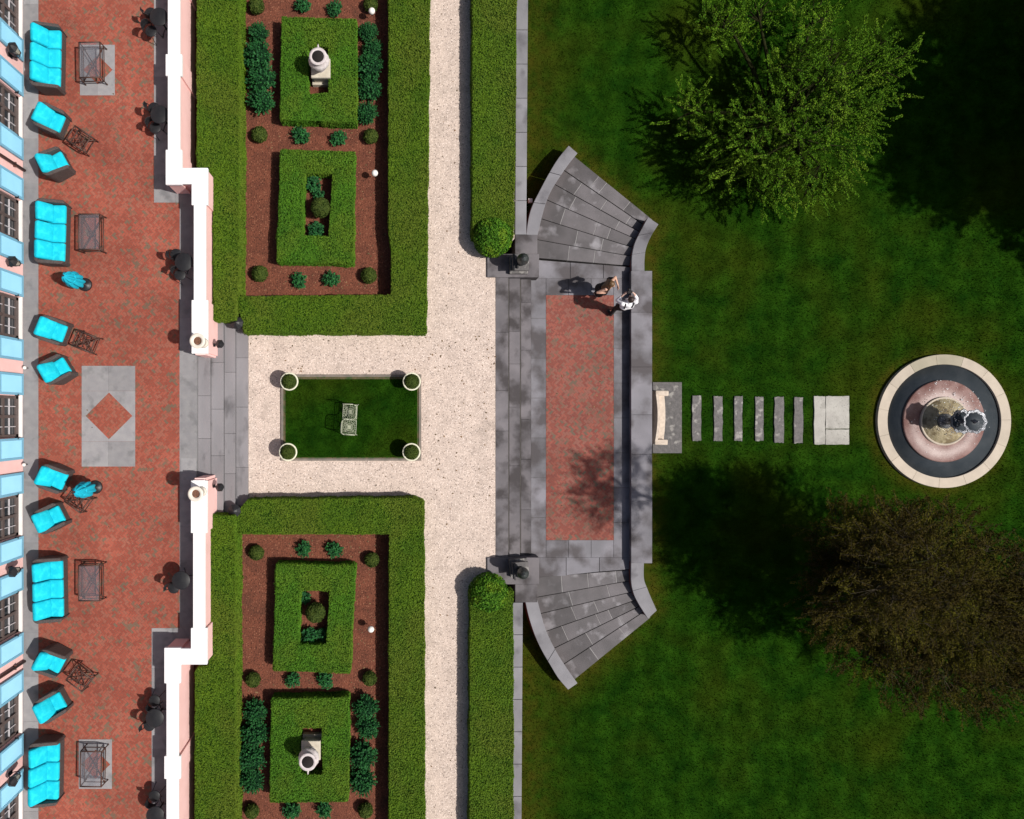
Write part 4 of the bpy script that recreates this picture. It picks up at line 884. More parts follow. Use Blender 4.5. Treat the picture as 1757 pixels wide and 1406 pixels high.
g = MB(); g.prism(rectP(937, 507, 1053, 927, ZP+.002), ZP-.03, ZP+.002); struct('court_brick_paving', g, 'court brick')
# steps gravel -> court
st = thing('court_steps', 'dark stone steps from the gravel path down to the sunken brick court', 'steps', P(880, 712, ZP)); ex = [850, 872, 892, 911]
for i in range(3):
    z = -.004-.15*i; x0 = P(ex[i], 0, z).x; x1 = P(ex[i+1], 0, z).x+(0 if i == 2 else 0)
    ya, yb = P(0, 470, z).y, P(0, 962, z).y; g = MB(); cuts = [ya]; y = ya
    while y > yb+1.3: y -= rng.uniform(.9, 2.2); cuts.append(max(y, yb))
    cuts[-1] = yb
    for a, b_ in zip(cuts[:-1], cuts[1:]): g.box((x0+(.034 if i else .004), b_+.003, -1.2), (x1+.001, a-.003, z))
    if i: g.box((x0+.004, yb, -1.2), (x0+.0335, ya, z-.010), mi=1)
    loc(g, st.location).build('tread', ['step stone', 'joint'], st, bevel=.006)
# fans
def lerp_poly(pts, t):
    n = len(pts)-1; k = min(int(t*n), n-1); f = t*n-k; return (pts[k][0]*(1-f)+pts[k+1][0]*f, pts[k][1]*(1-f)+pts[k+1][1]*f)
def fan(label, left, right, seed):
    root = thing('fan_steps', label, 'steps', P(left[0][0], left[0][1], ZL)); r_ = random.Random(seed)
    for i in range(6):
        z = ZP-.12*(i+1) if i < 5 else ZL+.02
        z = ZP-.11*(i+1)
        # tread between boundary i and i+1
        (lx0, ly0), (rx0, ry0) = left[i], right[i]; (lx1, ly1), (rx1, ry1) = left[i+1], right[i+1]
        lx0 -= 8; lx1 -= 8; rx0 += 8; rx1 += 8
        k = r_.choice([3, 4]); cuts = [0]+sorted(min(.95, max(.05, (j+1)/k+r_.uniform(-.09, .09))) for j in range(k-1))+[1]; g = MB()
        for a, b_ in zip(cuts[:-1], cuts[1:]):
            def L_(t, u): return (lx0*(1-t)+rx0*t, ly0*(1-t)+ry0*t) if u == 0 else (lx1*(1-t)+rx1*t, ly1*(1-t)+ry1*t)
            e = .0035
            q = [L_(a+e, 0), L_(b_-e, 0), L_(b_-e, 1), L_(a+e, 1)]
            p0 = [P(x, y, z if j > 1 else z+.11) for j, (x, y) in enumerate(q)]
            ed = (p0[1]-p0[0]).xy.normalized(); nn = Vector((-ed.y, ed.x)); nn = nn if nn.dot((p0[3]-p0[0]).xy) > 0 else -nn; gp = .042+.0055*i
            g.prism([(p.x+(nn.x*gp if j < 2 else 0), p.y+(nn.y*gp if j < 2 else 0)) for j, p in enumerate(p0)], ZL-.2, z-r_.uniform(0, .004))
        q = [L_(0, 0), L_(1, 0), L_(1, 1), L_(0, 1)]; p0 = [P(x, y, z if j > 1 else z+.11) for j, (x, y) in enumerate(q)]
        g.prism([(p.x+(nn.x*gp if j < 2 else 0), p.y+(nn.y*gp if j < 2 else 0)) for j, p in enumerate(p0)], ZL-.15, z-.009, mi=1)
        loc(g, root.location).build('tread', ['fan stone', 'mortar'], root, bevel=.006)
    return root
UL = [(922, 443), (924, 411), (930, 374), (940, 341), (954, 314), (971, 290), (990, 266)]; UR = [(1083, 458), (1084, 442), (1086, 428), (1090, 414), (1095, 402), (1101, 390), (1111, 377)]
DL = [(921, 991), (922, 1026), (930, 1054), (942, 1084), (955, 1114), (971, 1142), (989, 1170)]; DR = [(1080, 977), (1080, 995), (1083, 1014), (1087, 1028), (1091, 1039), (1097, 1049), (1108, 1060)]
fan('upper fan of grey stone steps spreading from the brick court to the lawn', UL, UR, 3); fan('lower fan of grey stone steps spreading from the brick court to the lawn', DL, DR, 5)
def curb(name, label, A, B, z0, z1, n=26, joints=(), face=None):
    """curved wall: outer polyline A, inner polyline B (pixels at cap level), cap height from z0 to z1"""
    root = thing(name, label, 'wall', P(A[0][0], A[0][1], ZL)); cap = MB(); body = MB(); prev = None; js = [0]+list(joints)+[1]
    def sm(pts, t):
        m = len(pts); k = t*(m-1); i = int(min(k, m-2)); f = k-i
        p0, p1, p2, p3 = pts[max(i-1, 0)], pts[i], pts[i+1], pts[min(i+2, m-1)]
        return tuple(.5*((2*p1[d])+(-p0[d]+p2[d])*f+(2*p0[d]-5*p1[d]+4*p2[d]-p3[d])*f*f+(-p0[d]+3*p1[d]-3*p2[d]+p3[d])*f**3) for d in (0, 1))
    for ja, jb in zip(js[:-1], js[1:]):
        secs = max(2, int(n*(jb-ja))); vs = []; fs = []; vb = []; fb = []
        for s_ in range(secs+1):
            t = ja+(jb-ja)*s_/secs; t2 = min(max(t, ja+.002), jb-.002); z = z0+(z1-z0)*t2; a = sm(A, t2); b = sm(B, t2); a = P(a[0], a[1], z); b = P(b[0], b[1], z)
            vs += [(a.x, a.y, z-.09), (b.x, b.y, z-.09), (b.x, b.y, z), (a.x, a.y, z)]
            d = (b-a).normalized()*.02; vb += [(a.x+d.x, a.y+d.y, ZL-.3), (b.x-d.x, b.y-d.y, ZL-.3), (b.x-d.x, b.y-d.y, z-.09), (a.x+d.x, a.y+d.y, z-.09)]
        for s_ in range(secs):
            for k in range(4):
                f_ = (s_*4+k, s_*4+(k+1) % 4, (s_+1)*4+(k+1) % 4, (s_+1)*4+k); fs.append(f_); fb.append(f_)
        e = secs*4; fs += [(3, 2, 1, 0), (e, e+1, e+2, e+3)]; fb += [(3, 2, 1, 0), (e, e+1, e+2, e+3)]
        cap.add(vs, fs); body.add(vb, fb)
    loc(cap, root.location).build('coping', 'coping stone', root, bevel=.01); loc(body, root.location).build('wall', 'red brick wall', root); return root
curb('curved_wall', 'curved stone topped wall on the left of the upper fan steps', [(903, 403), (907, 375), (914, 352), (928, 324), (942, 298), (958, 272), (976, 250)], [(922, 405), (928, 380), (935, 354), (945, 329), (961, 303), (977, 280), (991, 263)], -.12, -.62, joints=(.36, .68))
curb('curved_wall', 'curved stone topped wall on the left of the lower fan steps', [(901, 1031), (908, 1061), (918, 1091), (930, 1117), (944, 1141), (958, 1164), (975, 1184)], [(921, 1026), (927, 1049), (935, 1077), (944, 1098), (956, 1121), (972, 1146), (991, 1173)], -.12, -.62, joints=(.62,))
curb('curved_wall', 'short curved wall end between the upper fan steps and the lawn', [(1106, 467), (1106, 446), (1109, 425), (1118, 404), (1130, 385)], [(1084, 467), (1084, 446), (1086, 430), (1092, 411), (1112, 373)], -.19, -.72, joints=(.4, .8))
curb('curved_wall', 'short curved wall end between the lower fan steps and the lawn', [(1105, 966), (1105, 993), (1111, 1011), (1118, 1028), (1127, 1048)], [(1083, 966), (1083, 997), (1087, 1018), (1096, 1037), (1112, 1062)], -.19, -.72, joints=(.45,))
# straight court wall
cw = thing('court_wall', 'low wide stone wall between the sunken brick court and the lawn', 'wall', P(1101, 712, ZL)); zc_ = -.16
g = MB(); ys = [465, 536, 630, 712, 780, 860, 967]
for a, b_ in zip(ys[:-1], ys[1:]):
    p = rectP(1083, a+.15, 1119, b_-.15, zc_); X = [q[0] for q in p]; Y = [q[1] for q in p]; g.box((min(X), min(Y), zc_-.1), (max(X), max(Y), zc_))
loc(g, cw.location).build('coping', 'court wall stone', cw, bevel=.008)
g = MB(); p = rectP(1085, 466, 1117, 966, zc_); g.prism(p, ZL-.3, zc_-.1); loc(g, cw.location).build('wall', 'court wall stone', cw)
# retaining edge along the hedge
for lab, pts in (('narrow stone coping beside the upper path hedge', [(888, -300), (908, -300), (903, 403), (884, 403)]), ('narrow stone coping beside the lower path hedge', [(880, 1034), (897, 1034), (893, 1700), (878, 1700)])):
    rw = thing('retaining_wall', lab, 'wall', P(pts[0][0], (pts[0][1]+pts[3][1])/2, 0)); g = MB(); n = 12
    for i in range(n):
        def LR(t): return (tuple(P(pts[0][0]*(1-t)+pts[3][0]*t, pts[0][1]*(1-t)+pts[3][1]*t, .05).xy), tuple(P(pts[1][0]*(1-t)+pts[2][0]*t, pts[1][1]*(1-t)+pts[2][1]*t, .05).xy))
        a, b_ = LR(i/n+.0006), LR((i+1)/n-.0006); g.prism([a[0], a[1], b_[1], b_[0]], -.06, .05)
    loc(g, rw.location).build('coping', 'coping stone', rw, bevel=.008)
    g = MB(); z = -.06; g.prism([tuple(P(x, y, .05).xy) for x, y in ((pts[0][0]+2, pts[0][1]), (pts[1][0]-1, pts[1][1]), (pts[2][0]-1, pts[2][1]), (pts[3][0]+2, pts[3][1]))], -1.5, -.06)
    loc(g, rw.location).build('wall', 'red brick wall', rw)
# corner blocks with pedestals
for lab, (ya, yb), (y2, y3) in (('upper stone corner block beside the court steps', (436, 476), (403, 436)), ('lower stone corner block beside the court steps', (957, 1003), (1003, 1034))):
    r_ = thing('corner_block', lab, 'wall', P(870, (ya+yb)/2, -.5))
    g = MB(); g.prism(rectP(836, ya, 925, yb, .06), -1.2, .06); g = loc(g, r_.location).build('top_slab', 'step stone', r_, bevel=.01)
    g = MB(); g.prism(rectP(884, y2, 922, y3, .03), -1.2, .03); loc(g, r_.location).build('side_slab', 'step stone', r_, bevel=.01)
def pedlamp():
    t = thing('lantern_pedestal', '', 'lamp')
    MB().box((-.28, -.28, 0), (.28, .28, .16)).build('base', 'granite', t, bevel=.02); MB().box((-.2, -.2, .16), (.2, .2, .42)).build('shaft', 'granite', t, bevel=.01); MB().box((-.25, -.25, .42), (.25, .25, .50)).build('cap', 'granite', t, bevel=.015)
    g = MB(); g.lathe([(.10, .50), (.13, .53), (.05, .60), (.045, .68), (.14, .76), (.18, .86), (.17, .96), (.12, 1.03), (.13, 1.06), (.05, 1.10), (.02, 1.16)], 20); g.build('bronze_urn', 'bronze dark', t)
    g = MB(); g.box((-.225, -.27, .505), (-.185, .24, .56)); g.box((-.12, -.2, .505), (-.08, .1, .60)); g.tube((-.10, 0, .55), (0, 0, .62), .02); g.build('iron_bracket', 'black metal', t); return t
pd = pedlamp()
spread(pd, [(P(892, 452, .4).xy.to_3d()+Vector((0, 0, .06)), 0, 'dark bronze ornament on a stone pedestal at the upper corner of the court steps'), (P(892, 977, .4).xy.to_3d()+Vector((0, 0, .06)), .1, 'dark bronze ornament on a stone pedestal at the lower corner of the court steps')], 'bronze ornaments by the court steps')
# small white light on the curved wall
lt = thing('garden_light', 'small white light box by the foot of the upper curved wall', 'lamp', P(912, 343, -.5).xy.to_3d()+Vector((-.02, 0, ZL))); MB().tube((0, 0, 0), (0, 0, .5), .02).build('post', 'black metal', lt); MB().rbox((.07, .07, .05), .02, (0, 0, .55)).build('lamp_head', 'globe white', lt)

# ================================================================== LAWN OBJECTS
g = MB(); p = rectP(1120, 656, 1170, 778, ZL+.06); g.prism(p, ZL-.1, ZL+.06); bs = tag(g.build('bench_slab', 'granite', bevel=.01), 'rough grey stone slab under the white stone bench', 'slab')
bp = P(1131, 717, ZL+.55); be = thing('stone_bench', 'curved pale stone bench with scrolled ends beside the court wall', 'bench', (bp.x, bp.y, ZL+.06), R(-1))
def bench():
    vs = []; fs = []; n = 14
    g = MB()
    for s_ in range(n):
        a0 = -.74+1.48*s_/n; a1 = -.74+1.48*(s_+1)/n; f = lambda y: .05*(y/.74)**2
        vs = []
        for y in (a0, a1): 
            x = -f(y)+.06; vs += [(x-.13, y, .38), (x+.15, y, .38), (x+.15, y, .46), (x-.13, y, .46)]
        g.add(vs, [(3, 2, 1, 0), (4, 5, 6, 7), (0, 1, 5, 4), (1, 2, 6, 5), (2, 3, 7, 6), (3, 0, 4, 7)])
    g.build('seat', 'bench stone', be)
    g = MB()
    for s_ in range(n):
        a0 = -.74+1.48*s_/n; a1 = -.74+1.48*(s_+1)/n; vs = []
        for y in (a0, a1):
            x = -.05*(y/.74)**2-.10; hh = .72+.05*math.cos(y*2); vs += [(x-.05, y, .1), (x+.03, y, .1), (x+.03, y, hh), (x-.05, y, hh)]
        g.add(vs, [(3, 2, 1, 0), (4, 5, 6, 7), (0, 1, 5, 4), (1, 2, 6, 5), (2, 3, 7, 6), (3, 0, 4, 7)])
    g.build('backrest', 'bench stone', be)
    for s_ in (-1, 1):
        g = MB(); g.box((-.17, s_*.78-.07, 0), (.22, s_*.78+.07, .58)); g.rbox((.21, .085, .04), .03, (.03, s_*.78, .60)); g.build('armrest', 'bench stone', be, bevel=.012)
bench()
def stone_slab(px0, py0, px1, py1, name, label, cat, m, z=ZL+.03, rough=.02, group=None, seed=0):
    r_ = random.Random(seed); k = 7; pts = []
    A = [(px0, py0), (px1, py0), (px1, py1), (px0, py1)]
    for i in range(4):
        a, b_ = A[i], A[(i+1) % 4]
        for j in range(k): t = j/k; q = P(a[0]*(1-t)+b_[0]*t, a[1]*(1-t)+b_[1]*t, z); pts.append((q.x+r_.uniform(-rough, rough), q.y+r_.uniform(-rough, rough)))
    g = MB(); g.prism(pts, ZL-.1, z); return tag(g.build(name, m, bevel=.006), label, cat, group)
ST = [(1188, 679, 1203, 757), (1225, 680, 1240, 757), (1260, 680, 1274, 757), (1296, 681, 1310, 757), (1329, 681, 1345, 760), (1363, 682, 1378, 761)]
od = ['first', 'second', 'third', 'fourth', 'fifth', 'sixth']
for i, s_ in enumerate(ST): stone_slab(*s_, 'stepping_stone', f'{od[i]} narrow granite stepping stone counted from the bench', 'stepping stone', 'granite', group='stepping stones across the lawn', seed=i, z=ZL+.05, rough=.014)
G5 = 'pale slabs before the fountain'
stone_slab(1397, 680, 1416, 763, 'paving_slab', 'narrow pale slab nearest the stepping stones', 'slab', 'slab pale', group=G5, rough=.012, seed=21, z=ZL+.05)
stone_slab(1417, 680, 1457, 736, 'paving_slab', 'large pale slab before the fountain, upper one', 'slab', 'slab pale', group=G5, rough=.008, seed=22, z=ZL+.05)
stone_slab(1417, 737, 1457, 763, 'paving_slab', 'small pale slab before the fountain, lower one', 'slab', 'slab pale', group=G5, rough=.008, seed=23, z=ZL+.05)
# fountain
zr = -1.03; fk = (CH-zr)/F; R0 = 114.5*fk; R1 = 97.5*fk
fo = thing('fountain', 'round stone fountain with a wide pale rim, dark water and a small tiered metal spout', 'fountain', (P(1620.5, 723, zr).x, P(1620.5, 723, zr).y, ZL))
d0 = zr-ZL
g = MB(); nseg = 15
for s_ in range(nseg):
    a0 = 2*PI*(s_+.05)/nseg+.0005; a1 = 2*PI*(s_+1.05)/nseg-.0005; pts = []
    for k in range(9): a = a0+(a1-a0)*k/8; pts.append((R0*math.cos(a), R0*math.sin(a)))
    for k in range(9): a = a1+(a0-a1)*k/8; pts.append((R1*math.cos(a), R1*math.sin(a)))
    g.prism(pts, -.1, d0, mi=1 if s_ in (3, 4) else 0)
mat('limestone stained', (.36, .32, .24), (.30, .27, .2), 2.5, bump=.1)
g.build('rim', ['limestone', 'limestone stained'], fo, bevel=.008)
MB().lathe([(R1+.02, -.2), (R1+.02, -.12)], 96).build('basin_floor', 'joint', fo)
zw = d0-.075; MB().lathe([(R1+.001, zw-.02), (R1+.001, zw)], 96).build('water', 'water dark', fo)
Ri = 70.5*fk; Rj = 40*fk
g = MB(); g.lathe([(Ri-.1, zw-.3), (Ri-.03, zw), (Ri, d0-.06), (Ri, d0-.02), (Ri-.03, d0), (Rj+.06, d0-.03), (Rj, d0-.04)], 96); g.build('marble_disc', 'marble wet', fo)
g = MB()
for (rr, zz) in ((Rj, d0+.0),): g.lathe([(rr, zz-.1), (rr+.03, zz-.1), (rr+.03, zz+.02), (rr, zz+.02), (rr-.03, zz+.01), (rr-.03, zz-.1)], 72)
g.build('pool_ring', 'limestone', fo); MB().lathe([(Rj-.0, d0-.05), (Rj-.0, d0+.006)], 64).build('upper_pool_water', 'water pale', fo)
g = MB(); g.lathe([(.24, d0), (.24, d0+.08), (.12, d0+.14), (.10, d0+.4), (.14, d0+.5), (.08, d0+.6), (.07, d0+1.05), (.10, d0+1.16), (.04, d0+1.28), (.03, d0+1.36)], 24); g.build('stem', 'fountain metal', fo)
for zz, rr in ((.62, .38), (1.12, .37)):
    def wb(a, k): return 1+.06*math.cos(a*9)
    g = MB(); g.lathe([(.08, d0+zz-.05), (rr*.6, d0+zz), (rr*.95, d0+zz+.08), (rr, d0+zz+.12), (rr*.92, d0+zz+.12), (rr*.55, d0+zz+.06), (.1, d0+zz+.05)], 48, wob=wb); bw = g.build('bowl', 'fountain metal', fo)
    g = MB(); g.lathe([(rr*.88, d0+zz+.085), (rr*.88, d0+zz+.095)], 32); g.build('bowl_water', 'water dark', bw)
g = MB(); r_ = random.Random(4)
for i in range(280):
    a = r_.uniform(0, 2*PI); rr = abs(r_.gauss(.32, .14)); zz = d0+r_.uniform(.03, 1.25)-rr*.3; s_ = r_.uniform(.006, .016)
    g.ball((rr*math.cos(a), rr*math.sin(a), max(d0+.03, zz)), s_, 3, sc=(1, 1, 1.8))
for i in range(150):
    a = r_.uniform(-.6, 2.2) if i % 4 else r_.uniform(0, 6.28); rr = r_.uniform(.5, 1.35); s_ = r_.uniform(.004, .013)*r_.uniform(.6, 1.3); g.ball((rr*math.cos(a), rr*math.sin(a), d0+.012), s_, 3, sc=(1.6, 1, .35))
for i in range(16):
    a = r_.uniform(-.5, 1.4); rr = r_.uniform(.6, 1.25); p0 = Vector((rr*math.cos(a), rr*math.sin(a), d0+.012)); q = [p0]
    for k in range(6): q.append(q[-1]+Vector((r_.uniform(-.05, .05), r_.uniform(-.05, .05), 0)))
    g.path(q, .006, 4)
sw = tag(g.build('spray', 'splash', fo), kind='stuff')

def litter(name, n, regs, m, label):
    C = []; 
    for (x0, y0, x1, y1, z, k) in regs:
        q = rectP(x0, y0, x1, y1, z); xx = rng.uniform(q[0][0], q[1][0], k); yy = rng.uniform(q[2][1], q[0][1], k); C.append(np.stack([xx, yy, np.full(k, z+.012)], 1))
    C = np.concatenate(C); V, Q = leaf_quads(C, np.tile([0, 0, 1.0], (len(C), 1)), rng.uniform(.018, .05, len(C)), flat=.15)
    a = npmesh(name, V, Q, m); return tag(a, label, 'leaves', None, 'stuff')
mat('dead leaf', (.20, .12, .05), (.10, .06, .03), 8, island=.5)
litter('fallen_leaves', 0, [(736, 0, 806, 1406, 0, 90), (430, 575, 850, 640, 0, 60), (725, 570, 850, 860, 0, 70), (430, 795, 720, 852, 0, 30), (70, 0, 258, 1406, ZT, 110), (340, 620, 422, 830, .3, 0), (412, 210, 665, 255, .015, 40), (412, 455, 665, 500, .015, 50), (412, 920, 660, 960, .015, 50), (412, 1158, 660, 1195, .015, 40), (614, 260, 664, 500, .015, 40), (614, 960, 662, 1150, .015, 40), (940, 510, 1050, 925, ZP, 35)], 'dead leaf', 'scattered small fallen leaves on the paving, gravel and mulch')
# ================================================================== TREES
def shoots_tree(name, label, trunk, lobes, leafm, twigm, nsh, shoot_len, leaf_size, nleaf, spread_=.045, up=.5, zbase=ZL, trunk_r=.22, flat=.6, under=.35, droop=0, radk=.5, aspect=2.0):
    """lobes: (cx, cy, cz, r, hz) world"""
    root = thing(name, label, 'tree', (trunk[0], trunk[1], zbase)); c0 = np.array(root.location)
    wood = MB(); T0 = Vector((0, 0, 0)); zmin = min(l[2] for l in lobes)
    lm = max(lobes, key=lambda l: l[2]); top = Vector((lm[0], lm[1], lm[2]-.5))-root.location; fork = Vector((.05, .03, (zmin-zbase)*.45))
    wood.tube(T0, fork, trunk_r*1.15, trunk_r*.85, 12); wood.tube(fork, top, trunk_r*.85, .04, 10)
    areas = np.array([l[3]**2 for l in lobes]); cnt = (areas/areas.sum()*nsh).astype(int)
    Cs = []; Ns = []; tw = []
    for l, n in zip(lobes, cnt):
        lc = Vector((l[0], l[1], l[2]))-root.location
        mid = fork.lerp(lc, .5)+Vector((0, 0, .25)); wood.tube(fork, mid, trunk_r*.45, trunk_r*.28, 8); wood.tube(mid, lc, trunk_r*.28, trunk_r*.12, 7)
        hubs = []
        for k in range(11):
            a = 2*PI*k/11+rng.uniform(-.3, .3); rr = l[3]*rng.uniform(.35, .85); h = lc+Vector((rr*math.cos(a), rr*math.sin(a), l[4]*(1-(rr/l[3])**2)*.6-.1)); hubs.append(h)
            m2 = lc.lerp(h, .5)+Vector((0, 0, -.08)); wood.tube(lc.lerp(mid, .2), m2, trunk_r*.12, .025, 5); wood.tube(m2, h, .025, .012, 5)
        for i in range(n):
            a = rng.uniform(0, 2*PI); q = math.sqrt(rng.uniform(0, 1)); q = q*(1+.13*math.sin(a*5+l[0]*3)+.08*math.sin(a*11+l[1]))
            layer = rng.uniform(0, 1)**1.7
            base = lc+Vector((l[3]*q*math.cos(a), l[3]*q*math.sin(a), l[4]*(1-min(1, q*q))-layer*under*l[3]))
            hb = min(hubs, key=lambda h: (h-base).length_squared)
            outd = Vector((base.x-hb.x, base.y-hb.y, 0)); outd = outd.normalized() if outd.length > .01 else Vector((1, 0, 0))
            rad = Vector((base.x, base.y, 0)); rad = rad.normalized() if rad.length > .01 else Vector((1, 0, 0))
            d = (outd*.6+rad*radk+Vector((0, 0, up+rng.uniform(-.2, .3)))+Vector(rng.normal(0, .42, 3))).normalized(); Ls = shoot_len*rng.uniform(.55, 1.25)
            tip = base+d*Ls+Vector((0, 0, -droop*Ls))
            if i % 3 == 0: tw.append((hb, base, .008, .006))
            tw.append((base, tip, .006, .003))
            side = d.cross(Vector((0, 0, 1))); side = side.normalized() if side.length > .05 else Vector((1, 0, 0)); upv = side.cross(d)
            for k in range(nleaf):
                t = (k+.5)/nleaf; sgn = 1 if k % 2 else -1; w_ = spread_*(1.15-.7*t)
                p = base.lerp(tip, t)+side*(sgn*w_*rng.uniform(.3, 1.1))+upv*rng.normal(0, w_*.45)
                Cs.append((p.x, p.y, p.z)); Ns.append((upv.x, upv.y, upv.z))
    wood.build('trunk', 'bark', root)
    tm = MB()
    for a, b_, r1, r2 in tw: tm.tube(a, b_, r1, r2, 3, caps=False)
    V, Q = leaf_quads(np.array(Cs), np.array(Ns), rng.uniform(leaf_size*.7, leaf_size*1.3, len(Cs)), aspect=aspect, flat=flat)
    cr = npmesh('crown', V, Q, leafm, parent=root); tm.build('twigs', twigm, cr)
    return root
def lob(px, py, z, rpx, hz): p = P(px, py, z); return (p.x, p.y, z, rpx*(CH-z)/F, hz)
t1 = P(1370, 175, 1.0)
shoots_tree('broadleaf_tree', 'bright green tree with spiky upright shoots at the top of the lawn', (t1.x, t1.y), 
    [lob(1375, 240, 1.1, 100, .6), (lob(1285, 240, .5, 78, .4)), lob(1420, 130, 1.2, 90, .5), lob(1505, 110, .7, 62, .3), lob(1455, 205, .8, 70, .4), lob(1185, 190, 0, 38, .2), lob(1245, 35, .2, 42, .3), lob(1300, 20, .0, 40, .2), lob(1320, 305, .1, 42, .2), lob(1395, 310, .3, 42, .2), lob(1355, 125, .5, 36, .3), lob(1400, 25, .1, 42, .2)],
    'tree leaf', 'bark', 1500, .50, .026, 84, spread_=.048, up=.3, under=.9, radk=.35, flat=.9)
t2 = P(1585, 1010, 2.0)
shoots_tree('copper_tree', 'broad dark brownish tree with fine twigs at the lower right of the lawn', (t2.x, t2.y),
    [lob(1560, 1000, 3.2, 120, .7), lob(1465, 935, 2.6, 66, .4), lob(1545, 915, 2.4, 50, .4), lob(1480, 1030, 2.6, 85, .4), lob(1635, 965, 2.8, 88, .5), lob(1700, 1025, 2.6, 90, .5), lob(1580, 1110, 2.6, 95, .4), lob(1680, 1130, 2.3, 95, .4), lob(1760, 1100, 2.2, 90, .4), lob(1510, 1120, 2.0, 55, .3), lob(1650, 1060, 3.1, 90, .5), lob(1790, 1020, 2.3, 80, .4), lob(1540, 975, 6.0, 84, .5), lob(1600, 1010, 4.6, 80, .5)],
    'brown leaf', 'twig grey', 5200, .55, .022, 44, spread_=.065, up=.2, trunk_r=.28, flat=.9, under=.65, radk=.3, aspect=3.0)
# two tall trees standing outside the picture, whose shade reaches the lawn
for px, py, lab in ((1880, 225, 'tall dense tree just beyond the right photo edge, nearest the green tree'), (2010, 10, 'tall dense tree beyond the top right corner of the lawn'), (2085, 320, 'tall dense tree beyond the right photo edge, above the fountain')):
    p = P(px, py, ZL); L0 = [(p.x, p.y, 5.2, 2.9, 1.0), (p.x+1.8, p.y+1.2, 4.6, 2.2, .6), (p.x-1.2, p.y-1.6, 4.4, 1.9, .6), (p.x+.5, p.y-2, 4.2, 2.0, .5)]
    shoots_tree('shade_tree', lab, (p.x, p.y), L0, 'tree leaf', 'bark', 2200, .6, .11, 12, spread_=.13, up=.3, trunk_r=.3)

# ================================================================== PEOPLE
def hand(mb, w_, d, s=1, palm_n=Vector((0, 0, 1)), grip=.5):
    """hand at wrist w_, direction d: palm, four bent fingers and a thumb"""
    d = Vector(d).normalized(); pn = palm_n-d*palm_n.dot(d); pn.normalize(); sd = d.cross(pn)
    k = Vector(w_)+d*.085
    for j in (-1, 0, 1): mb.capsule(Vector(w_)+sd*.012*j, .017, k+sd*.025*j, .014, 8)
    for j, L_ in zip((-1.5, -.5, .5, 1.5), (.062, .075, .08, .065)):
        b = k+sd*.019*j; m = b+d*L_*.5+pn*.008; t = m+(d*(1-grip)+pn*grip).normalized()*L_*.5; mb.capsule(b, .0095, m, .009, 6); mb.capsule(m, .009, t, .0075, 6)
    b = Vector(w_)+d*.03+sd*s*.025; m = b+(d*.7+sd*s*.7).normalized()*.04; mb.capsule(b, .012, m, .0105, 6); mb.capsule(m, .0105, m+(d*.9+sd*s*.2+pn*.3).normalized()*.03, .009, 6)
def person(label, base, rz, J, cl, hairfn):
    """J: joints in local coords, +X forward"""
    root = thing('person', label, 'person', base, rz)
    b = MB()
    hp, ch, nk, hd = [Vector(J[k]) for k in ('hip', 'chest', 'neck', 'head')]
    b.capsule(hp, .12, ch, .125); b.capsule(hp+Vector((0, .06, 0)), .105, hp+Vector((0, -.06, 0)), .105); b.capsule(ch, .12, nk, .055); b.capsule(nk, .052, hd, .055)
    for y in ('l', 'r'):
        sh, el, wr = [Vector(J[k+y]) for k in ('sh', 'el', 'wr')]; b.capsule(ch, .10, sh, .058); b.capsule(sh, .052, el, .040); b.capsule(el, .040, wr, .027)
        hi, kn, an, to = [Vector(J[k+y]) for k in ('hi', 'kn', 'an', 'to')]; b.capsule(hi, .088, kn, .055); b.capsule(kn, .055, an, .037); b.capsule(an, .036, to, .03)
        hand(b, wr, (wr-el)*.6+Vector(J.get('hd'+y, (0, 0, 0))), 1 if y == 'l' else -1, Vector((0, -1 if y == 'l' else 1, .2)))
    f = Vector(J.get('face', (1, 0, 0))).normalized(); side = Vector((0, 0, 1)).cross(f).normalized(); upv = f.cross(side)
    Mh = Matrix((( f.x, side.x, upv.x, hd.x), (f.y, side.y, upv.y, hd.y), (f.z, side.z, upv.z, hd.z), (0, 0, 0, 1)))
    b.ball((0, 0, .06), .098, 12, sc=(1.0, .80, 1.15), M=Mh); b.ball((.035, 0, -.005), .06, 10, sc=(1, .85, 1), M=Mh)
    b.capsule(Mh @ Vector((.095, 0, .055)), .010, Mh @ Vector((.112, 0, .030)), .015, 6)
    for s_ in (-1, 1): b.ball((0, s_*.082, .045), .026, 6, sc=(.7, .45, 1.2), M=Mh)
    b.ball((.093, 0, -.002), .016, 6, sc=(.6, 1.5, .5), M=Mh)
    b.build('body', cl['skin'], root, remesh=.0085)
    e = MB()
    for s_ in (-1, 1): e.ball((.088, s_*.033, .062), .013, 6, M=Mh)
    e.build('eyes', 'cloth black', root)
    for nme, m, caps in cl['parts']:
        c = MB()
        for a, ra, q, rb in caps:
            c.capsule(Vector(J[a]) if isinstance(a, str) else Vector(a), ra, Vector(J[q]) if isinstance(q, str) else Vector(q), rb)
        c.build(nme, m, root, remesh=.012)
    h = MB(); hairfn(h, Mh, hd); h.build('hair', cl['hair'], root, remesh=.012)
    return root, Mh
